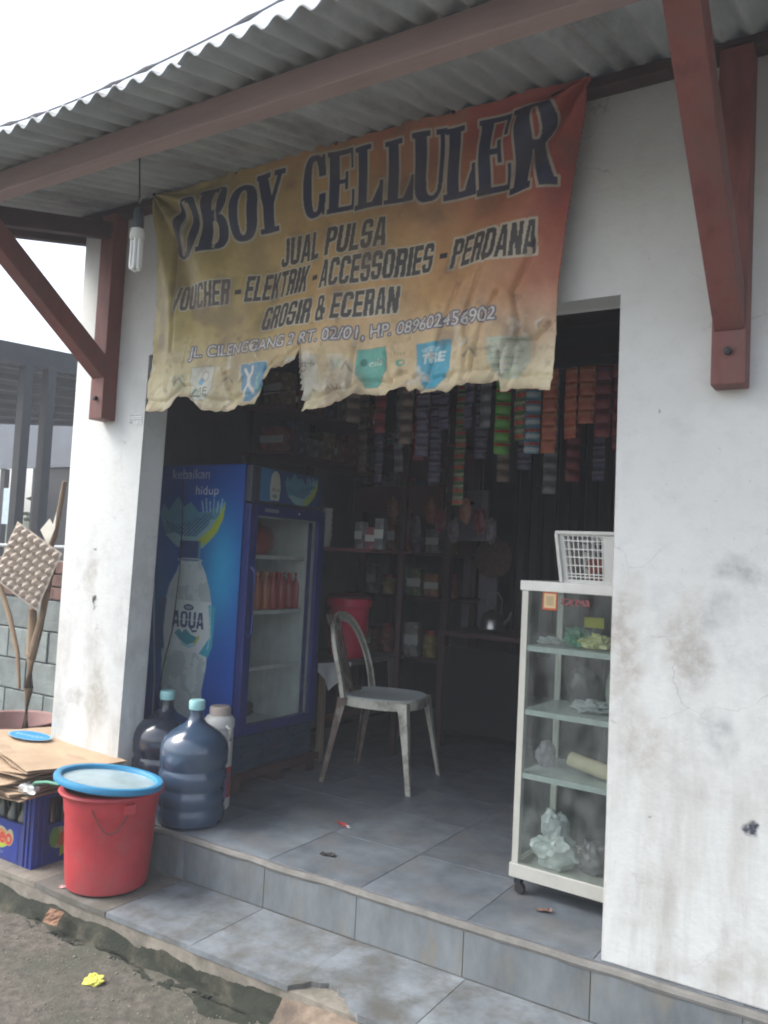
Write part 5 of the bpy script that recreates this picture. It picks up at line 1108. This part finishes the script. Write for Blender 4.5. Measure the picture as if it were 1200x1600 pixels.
# stacked white cups and the pink-white packs by the fridge corner
hk = thing('cup_stack', 'tall stack of white paper cups standing just right of the fridge top', 'cups', (-2.02, 1.33, 1.16))
for k in range(5): MB().lathe([(0, .0 + .035 * k), (.026, .0 + .035 * k), (.036, .075 + .035 * k), (.034, .075 + .035 * k)], 18).build('cup', M_white, hk, smooth=True)
wb_ = thing('wall_shelf', 'small dark red shelf board fixed beside the fridge holding cups and packs', 'shelf', (-1.98, 1.50, 1.14))
MB().box(-.5, .30, -.22, .22, 0, .018, bevel=.002).build('board', M_maroon, wb_)
for x in (-.46, .24): MB().box(x, x + .03, .17, .20, -1.14, 1.1).build('upright', M_darkwood, wb_)
for k, (x, c_, nm) in enumerate(((-1.86, (.24, .24, .24), 'plain white'), (-1.79, (.28, .10, .12), 'pink and white'), (-1.73, (.20, .21, .23), 'pale grey'))):
    grocery('carton', (x, 1.45, 1.159), (.055, .05, (.15, .12, .17)[k]), c_, f'{nm} narrow carton on the small red shelf right of the fridge', 'cartons on the small red shelf')
# pale panel, round hat-like basket, stripe curtain at the back
o = MB().box(-.165, .165, 0, .02, -.17, .17, bevel=.002).build('mirror_board', mat('dull_lilac_board', (.33, .31, .40), rough=.4, var=.15)); o.location = (-1.80, 2.62, 1.43); tag(o, 'square lilac grey board leaning at the back between rack and curtain', 'board')
o = MB().box(-.12, .14, 0, .02, -.30, .34, bevel=.002).build('door_panel', mat('pale_mauve_panel', (.26, .24, .29), rough=.6, var=.2)); o.location = (-1.76, 2.78, .93); tag(o, 'tall pale mauve panel under the round tray at the back of the shop', 'panel')
o = MB().lathe([(0, .03), (.07, .025), (.13, .0), (.135, .004), (.07, .033), (0, .038)], 32, M=Matrix.Rotation(R(90), 4, 'X')).build('woven_tray', mat('dark_rattan', (.13, .08, .06), rough=.8, var=.4, scale=30, bump=.7), smooth=True); o.location = (-1.60, 2.66, 1.15); tag(o, 'round dark woven tray hanging on the back panel', 'tray')
# dark folding slat door
fd = thing('folding_slat_door', 'dark folding door of narrow vertical slats closing the back of the shop', 'door', (-1.48, 2.72, 0))
M_slatd = mat('dark_slat', (.045, .04, .05), rough=.5, var=.3, scale=5, rand=.35)
slm = MB().box(-.021, .021, -.006, .006, 0, 2.1, bevel=.002).mesh('slat', M_slatd)
for k in range(46): link('slat', slm, fd, loc=(.045 * k, .012 * (k % 2), 0), rot=(0, 0, R(24 if k % 2 else -24)))
# worktable with kettle
wt = thing('work_table', 'dark worktable at the back of the shop carrying a steel kettle', 'table', (-1.25, 2.30, 0))
MB().box(-.42, .60, -.26, .26, .665, .695, bevel=.003).build('table_top', M_darkwood, wt)
for x in (-.39, .57):
    for y in (-.23, .23): MB().box(x - .02, x + .02, y - .02, y + .02, 0, .664).build('leg', M_darkwood, wt)
MB().box(-.40, .58, -.24, -.225, .10, .60).build('shade_panel', mat('table_shade', (.010, .010, .012), rough=.9), wt)  # near-black sheet standing in for the shade under the table
kt = thing('steel_kettle', 'small steel kettle with raised wire handle on the dark back table', 'kettle', (-1.46, 2.38, .697))
MB().lathe([(0, 0), (.078, 0), (.085, .01), (.080, .06), (.060, .10), (.035, .115), (.030, .118), (.010, .128), (.010, .14), (0, .142)], 28).build('body', mat('dull_steel', (.42, .41, .40), rough=.3, metal=.9), kt, smooth=True)
MB().tube([(-.055, 0, .10), (-.06, 0, .19), (-.03, 0, .235), (.03, 0, .235), (.06, 0, .19), (.055, 0, .10)], .005, 8).build('handle', M_brass, kt, smooth=True)
MB().tube([(.075, 0, .04), (.11, 0, .08), (.125, 0, .12)], [.014, .009, .007], 8).build('spout', MATS['dull_steel'], kt, smooth=True)

# ================================================================== HANGING SACHET STRIPS
def sachet_mesh(cols, nm):
    """one foil sachet with crimped seams and a bulge"""
    mb = MB(); n = 6; w_, h_ = .066, .060; rows = []
    for s2 in (1, -1):
        G = []
        for j in range(n):
            row = []
            for i in range(n):
                a, b = i / (n - 1), j / (n - 1); bul = .011 * (math.sin(math.pi * a) * math.sin(math.pi * b)) ** .7 if 0 < i < n - 1 and 0 < j < n - 1 else 0
                row.append(mb.bm.verts.new(((a - .5) * w_, -s2 * (bul + .0003), -b * h_)))
            G.append(row)
        for j in range(n - 1):
            for i in range(n - 1): mb.bm.faces.new((G[j][i], G[j][i + 1], G[j + 1][i + 1], G[j + 1][i]))
        rows.append(G)
    me = mb.mesh('sachet', cols, False); return me
def strip_mat(nm, a, b, c_):
    m_ = bpy.data.materials.new(nm); m_.use_nodes = True; nt = m_.node_tree; N = nt.nodes; L = nt.links; p = N['Principled BSDF']; p.inputs['Roughness'].default_value = .35
    tc = N.new('ShaderNodeTexCoord'); sp_ = N.new('ShaderNodeSeparateXYZ'); L.new(tc.outputs['Generated'], sp_.inputs[0])
    cr2 = N.new('ShaderNodeValToRGB'); cr2.color_ramp.interpolation = 'CONSTANT'; e = cr2.color_ramp.elements; e[0].color = (*a, 1); e[1].position = .25; e[1].color = (*b, 1)
    e2 = e.new(.55); e2.color = (*a, 1); e3 = e.new(.72); e3.color = (*c_, 1); e4 = e.new(.92); e4.color = (*a, 1)
    nz = N.new('ShaderNodeTexNoise'); nz.inputs['Scale'].default_value = 5; ad = N.new('ShaderNodeMath'); ad.operation = 'MULTIPLY_ADD'; ad.inputs[1].default_value = .25; L.new(tc.outputs['Generated'], nz.inputs['Vector']); L.new(nz.outputs[0], ad.inputs[0]); L.new(sp_.outputs['Z'], ad.inputs[2])
    L.new(ad.outputs[0], cr2.inputs[0]); L.new(cr2.outputs[0], p.inputs['Base Color']); return m_
SM = {}
for nm, a, b, c_ in (('green and red', (.12, .36, .07), (.14, .42, .08), (.48, .06, .04)), ('dark green and red', (.10, .22, .10), (.45, .07, .05), (.42, .40, .30)), ('pale blue', (.10, .26, .36), (.40, .48, .52), (.42, .07, .06)), ('orange', (.50, .14, .07), (.42, .10, .06), (.55, .24, .14)),
                     ('dull violet', (.08, .07, .13), (.12, .11, .19), (.20, .19, .25)), ('dark red', (.20, .03, .04), (.25, .04, .05), (.11, .02, .03)), ('dusty brown', (.15, .11, .09), (.20, .15, .12), (.10, .07, .06)), ('silver grey', (.16, .17, .20), (.24, .24, .27), (.11, .11, .14))):
    SM[nm] = sachet_mesh(strip_mat('sachet_' + nm.replace(' ', '_'), a, b, c_), nm)
def strip(x, y, zb, n, nm, label, grp, tw=0.0):
    top = {.93: 1.957, 1.45: 2.072}[y]; t = thing('sachet_strip', label, 'sachet strip', (x, y, top), tw, grp)
    for k in range(n): link('sachet', SM[nm], t, loc=(random.uniform(-.0015, .0015), .002 * math.sin(k * 2.1), -.0605 * k), rot=(R(random.uniform(-6, 6)), 0, R(random.uniform(-3, 3))))
rail = MB().tube([(-2.48, .93, 1.965), (-.9, .93, 1.96), (1.0, .93, 1.965)], .003, 6).build('hanging_rail', M_black); tag(rail, 'thin wire strung across the shop carrying the front sachet strips', 'wire')
rail2 = MB().tube([(-2.48, 1.45, 2.08), (-.9, 1.45, 2.075), (1.0, 1.45, 2.08)], .003, 6).build('hanging_rail', M_black); tag(rail2, 'thin wire strung deeper in the shop carrying the back sachet strips', 'wire')
row1 = [(-.795, 1.597, 'green and red'), (-.715, 1.645, 'dark green and red'), (-.652, 1.592, 'pale blue'), (-.575, 1.585, 'orange'), (-.485, 1.635, 'orange'), (-.415, 1.70, 'orange'), (-.345, 1.68, 'dark red'), (-.27, 1.60, 'dark red'), (-.20, 1.64, 'dark green and red'),
        (-.88, 1.70, 'silver grey'), (-.965, 1.74, 'dull violet'), (-1.09, 1.69, 'dull violet'), (-1.20, 1.60, 'dull violet'), (-1.29, 1.63, 'dusty brown'), (-1.44, 1.74, 'dark red'), (-1.60, 1.77, 'dusty brown')]
row1s = sorted(row1); 
for k, (x, z, nm) in enumerate(row1s):
    n = int(round((1.955 - z) / .0605)); strip(x, .93, z, n, nm, f'{nm} sachet strip, {words[k]} from the left on the front hanging wire', 'sachet strips on the front wire', R(random.uniform(-32, 32)))
row2 = [(-1.90 + .125 * k + random.uniform(-.02, .02), 1.45, 1.42 + .38 * random.random(), ['dusty brown', 'dull violet', 'silver grey', 'dark red', 'dull violet', 'dark green and red', 'dull violet'][k % 7]) for k in range(12)]
for k, (x, y, z, nm) in enumerate(row2):
    n = int(round((2.075 - z) / .0605)); strip(x, y, z, n, nm, f'shadowed {nm} sachet strip, {words[k]} from the left on the back hanging wire', 'sachet strips on the back wire', R(random.uniform(-20, 20)))
# red packs stacked beside the right jamb, deeper in
for k in range(5):
    grocery('packet', (-.30 + .02 * (k % 2), 1.85, 1.10 + .16 * k), (.13, .08, .15), (.36, .03, .06), f'crimson snack packet hanging behind the right jamb, {ordn[k]} from the bottom', 'crimson packets hanging by the right jamb')
hw = MB().tube([(-.29, 1.87, 1.10), (-.29, 1.87, 2.40)], .004, 6).build('packet_string', M_black); tag(hw, 'dark string the crimson packets hang from', 'string')

# ================================================================== GLASS CABINET
M_alu = mat('dull_aluminium', (.55, .55, .50), rough=.42, metal=.25, var=.12, scale=8, dirt=(.36, .34, .28), dirt_amt=.3)
cb_ = thing('glass_cabinet', 'aluminium framed glass display cabinet on castors beside the right jamb', 'cabinet', (-.40, .285, 0), R(-3))
CW, CD = .58, .33
f = MB()
for x in (0, CW - .024):
    for y in (0, CD - .024): MB().box(x, x + .024, y, y + .024, .105, 1.027, bevel=.002).build('corner_post', M_alu, cb_)
f = MB().box(-.006, CW + .006, -.006, CD + .006, 1.026, 1.060, bevel=.003); f.build('top_frame', mat('pale_aluminium', (.66, .66, .63), rough=.4, metal=.1, var=.1), cb_)
f = MB().box(-.006, CW + .006, -.006, .022, .058, .105, bevel=.003).box(-.006, CW + .006, CD - .022, CD + .006, .058, .105, bevel=.003).box(-.006, .018, .022, CD - .022, .058, .105).box(CW - .018, CW + .006, .022, CD - .022, .058, .105).box(.018, CW - .018, .022, CD - .022, .075, .085); f.build('bottom_frame', M_alu, cb_)
M_sh = mat('frosted_shelf', (.42, .47, .45), rough=.5, var=.15)
for z in (.832, .616, .402): MB().box(.025, CW - .025, .004, .014, z - .012, z + .006).box(.004, CW - .004, .014, CD - .01, z - .004, z + .002).build('shelf', M_sh, cb_)
G = glass_mat('cabinet_glass', (.86, .90, .89), .22)
MB().box(.024, CW - .024, -.002, .002, .105, 1.026).build('front_pane', G, cb_)
MB().box(.008, .012, .024, CD - .024, .105, 1.026).build('side_pane', G, cb_); MB().box(CW - .012, CW - .008, .024, CD - .024, .105, 1.026).build('side_pane', G, cb_)
MB().box(.024, CW - .024, CD - .014, CD - .010, .105, 1.026).build('back_panel', glass_mat('back_glass', (.55, .58, .58), .35), cb_)
for x in (.02, CW - .02):
    for y in (.02, CD - .02):
        cst = MB().box(x - .012, x + .012, y - .012, y + .012, .034, .058).build('castor', M_steel, cb_)
        MB().lathe([(0, -.009), (.017, -.009), (.019, -.005), (.019, .005), (.017, .009), (0, .009)], 16, M=Matrix.Rotation(R(90), 4, 'X'), c=(x + .006, y, .019)).build('wheel', M_black, cst, smooth=True)
# orange-bordered square sticker (code left out) and faded red marks
c4 = Canvas(-.026, .026, -.030, .030, .002); c4.img[:] = (.48, .09, .03); c4.fill(c4.rect(-.021, .021, -.022, .026), (.60, .46, .26)); c4.fill(c4.rect(-.012, .014, -.014, .016), (.40, .30, .16), .8)
o = c4.sheet('square_sticker', M_print, cb_, smooth=False); o.location = (.105, -.0045, .995)
c5 = Canvas(0, .10, 0, .022, .002); c5.img[:] = (.22, .06, .07); q5 = fbm(*c5.X.shape, 12, 3)
o = c5.sheet('red_lettering_strip', M_print, cb_, keep=(q5 > .42), smooth=False); o.location = (.145, -.0045, .985)
def inbag(name, loc, sx, sy, sz, m_, label, cat, seed, amp=.32):
    o = MB().crumple((0, 0, sz * .75), sx, sy, sz, amp * .65, seed, 4).build(name, m_, smooth=True); o.location = loc; return tag(o, label, cat)
W = film_mat('white_film', (.66, .70, .66), .92); Cl = film_mat('glossy_film', (.60, .63, .63), .75); Dk = film_mat('dark_film', (.10, .09, .10), .95)
inbag('plastic_bag', (-.285, .40, .088), .075, .06, .055, W, 'crumpled white plastic bag on the cabinet floor', 'bag', 31)
inbag('plastic_bag', (-.300, .43, .150), .045, .035, .060, Cl, 'shiny clear plastic bag standing on the white bag in the cabinet', 'bag', 35, .4)
inbag('plastic_bag', (-.16, .42, .088), .050, .04, .060, Dk, 'dark plastic bag beside the white one on the cabinet floor', 'bag', 38)
inbag('plastic_bag', (-.185, .42, .622), .060, .05, .022, Cl, 'flat crumpled clear bag on the second cabinet shelf', 'bag', 42, .5)
inbag('plastic_bag', (-.225, .45, .622), .055, .04, .085, Dk, 'tall dark pointed bag on the second cabinet shelf', 'bag', 45, .2)
inbag('plastic_bag', (-.165, .40, .838), .050, .04, .028, film_mat('yellow_film', (.62, .62, .25), .95), 'yellow and white crumpled packet on the top cabinet shelf', 'packet', 52, .5)
inbag('plastic_bag', (-.245, .42, .838), .045, .04, .034, film_mat('green_film', (.10, .32, .20), .9), 'green crumpled bag on the top cabinet shelf', 'bag', 55, .45)
inbag('plastic_bag', (-.345, .42, .838), .035, .03, .014, Cl, 'tiny clear wrapper at the left end of the top cabinet shelf', 'wrapper', 58, .5)
inbag('plastic_bag', (-.350, .44, .408), .030, .03, .05, film_mat('greyish_film', (.30, .29, .33), .7), 'greyish bag at the left end of the third cabinet shelf', 'bag', 61, .3)
o = MB().box(-.035, .035, -.002, .002, -.018, .018, bevel=.001).build('yellow_tag', mat('yellow_card', (.50, .48, .04), rough=.5)); o.location = (-.19, .43, .925); tag(o, 'yellow card standing over the green bag in the cabinet', 'card')
MB().tube([(0, 0, -.06), (0, 0, 0)], .002, 5).build('stick', M_brass, o)
o = MB().tube([(-.245, .40, .455), (-.06, .36, .432)], .025, 20).build('paper_roll', mat('beige_paper_roll', (.52, .45, .30), rough=.8, var=.1), smooth=True); tag(o, 'beige paper roll lying on the third cabinet shelf', 'roll')
inbag('bowl_stack', (-.10, .45, .622), .045, .045, .10, mat('greenish_tub', (.34, .37, .33), rough=.5), 'pale greenish tub on the second cabinet shelf near the jamb', 'tub', 64, .06)
# white plastic basket on the cabinet
bs = thing('white_basket', 'white plastic lattice basket standing on top of the glass cabinet', 'basket', (-.055, .43, 1.0615), R(-3))
mb = MB(); Wb, Db, Hb = .40, .26, .165
def lattice(p0, p1, nv, solid):
    p0, p1 = Vector(p0), Vector(p1)
    for z in (0.0, .10, .16, .33, .50, .66, .83, .97):
        k = 1 + .10 * z; zz = z * Hb; thk = .014 if z in (0.0, .97) else .004
        mb.beam((p0.x * k, p0.y * k, zz + .004), (p1.x * k, p1.y * k, zz + .004), .004, thk)
    for i in range(nv + 1):
        t_ = i / nv; a = p0.lerp(p1, t_); w_ = .030 if i in (0, nv) else .0035
        if solid and abs(t_ - .5) < .13: w_ = .024
        mb.beam((a.x, a.y, 0.002), (a.x * 1.10, a.y * 1.10, Hb), w_, .003, up=(0, 1, 0) if abs(p0.y - p1.y) < .01 else (1, 0, 0))
lattice((-Wb / 2, -Db / 2, 0), (Wb / 2, -Db / 2, 0), 26, True); lattice((Wb / 2, -Db / 2, 0), (Wb / 2, Db / 2, 0), 16, True); lattice((-Wb / 2, Db / 2, 0), (Wb / 2, Db / 2, 0), 26, True); lattice((-Wb / 2, -Db / 2, 0), (-Wb / 2, Db / 2, 0), 16, True)
mb.box(-Wb / 2, Wb / 2, -Db / 2, Db / 2, 0, .004)
mb.build('lattice_body', M_white, bs)
rm = MB(); k = 1.12
for (a, b) in (((-Wb / 2, -Db / 2), (Wb / 2, -Db / 2)), ((Wb / 2, -Db / 2), (Wb / 2, Db / 2)), ((Wb / 2, Db / 2), (-Wb / 2, Db / 2)), ((-Wb / 2, Db / 2), (-Wb / 2, -Db / 2))):
    rm.beam((a[0] * k, a[1] * k, Hb + .003), (b[0] * k, b[1] * k, Hb + .003), .018, .011, bevel=.002)
rm.build('rim', M_white, bs)
inbag('snack_pack', (-.10, .45, 1.068), .12, .08, .05, mat('red_brown_pack', (.30, .08, .05), rough=.5, var=.5, scale=15), 'red brown packets filling the white basket', 'packets', 70, .3)

# ================================================================== LITTER
def litter(name, loc, w_, d_, m_, label, cat, rz=0, seed=0):
    V = []; F = []; n = 7
    for s2 in (0, .0008):
        for j in range(n):
            for i in range(n):
                a, b = i / (n - 1) - .5, j / (n - 1) - .5; V.append((a * w_, b * d_, .004 + .012 * abs(mnoise.noise(Vector((a * 3 + seed, b * 3, seed)))) + s2))
    for j in range(n - 1):
        for i in range(n - 1): q_ = j * n + i; F.append((q_, q_ + 1, q_ + n + 1, q_ + n)); F.append((n * n + q_, n * n + q_ + n, n * n + q_ + n + 1, n * n + q_ + 1))
    me = bpy.data.meshes.new(name); me.from_pydata(V, [], F); me.materials.append(m_); o = link(name, me, loc=loc, rot=(0, 0, rz)); return tag(o, label, cat)
litter('wrapper', (-1.235, .486, 0), .075, .018, mat('red_wrapper', (.42, .05, .06), rough=.35, var=.5, scale=20), 'small red and silver sweet wrapper on the shop floor tiles', 'wrapper', R(-25), 1)
litter('wrapper', (-1.195, .470, 0), .035, .014, mat('silver_wrapper', (.50, .48, .48), rough=.3), 'silver tip of wrapper beside the red one on the floor', 'wrapper', R(-30), 2)
litter('dark_scrap', (-1.080, .169, 0), .055, .028, mat('dark_scrap', (.045, .04, .04), rough=.7), 'dark scrap of plastic near the porch edge', 'scrap', R(15), 3)
litter('dry_leaf', (-.252, .215, 0), .05, .022, mat('dry_leaf', (.22, .13, .10), rough=.8), 'brown dry leaf on the tiles under the glass cabinet', 'leaf', R(20), 4)
gy = ground_z(-1.45, -.552)
o = MB().crumple((0, 0, .008), .027, .018, .012, .5, 88, 3).build('yellow_scrap', mat('yellow_foam', (.62, .60, .10), rough=.6, var=.15)); o.location = (-1.45, -.56, gy + .001); o.rotation_euler = (R(14), R(-10), R(35)); tag(o, 'bright yellow plastic scrap lying on the street below the step', 'scrap')
litter('brown_leaf', (-1.83, -.435, -.225), .07, .05, mat('brown_leaf', (.22, .12, .07), rough=.85, var=.4), 'brown dead leaf stuck on the mossy front of the lower step', 'leaf', R(10), 6).rotation_euler = (R(50), 0, R(5))
litter('pink_wrapper', (-1.90, -.352, -.166), .03, .02, mat('pink_wrapper', (.60, .38, .38), rough=.4), 'tiny pink wrapper on the step left of the red bucket', 'wrapper', R(40), 7)
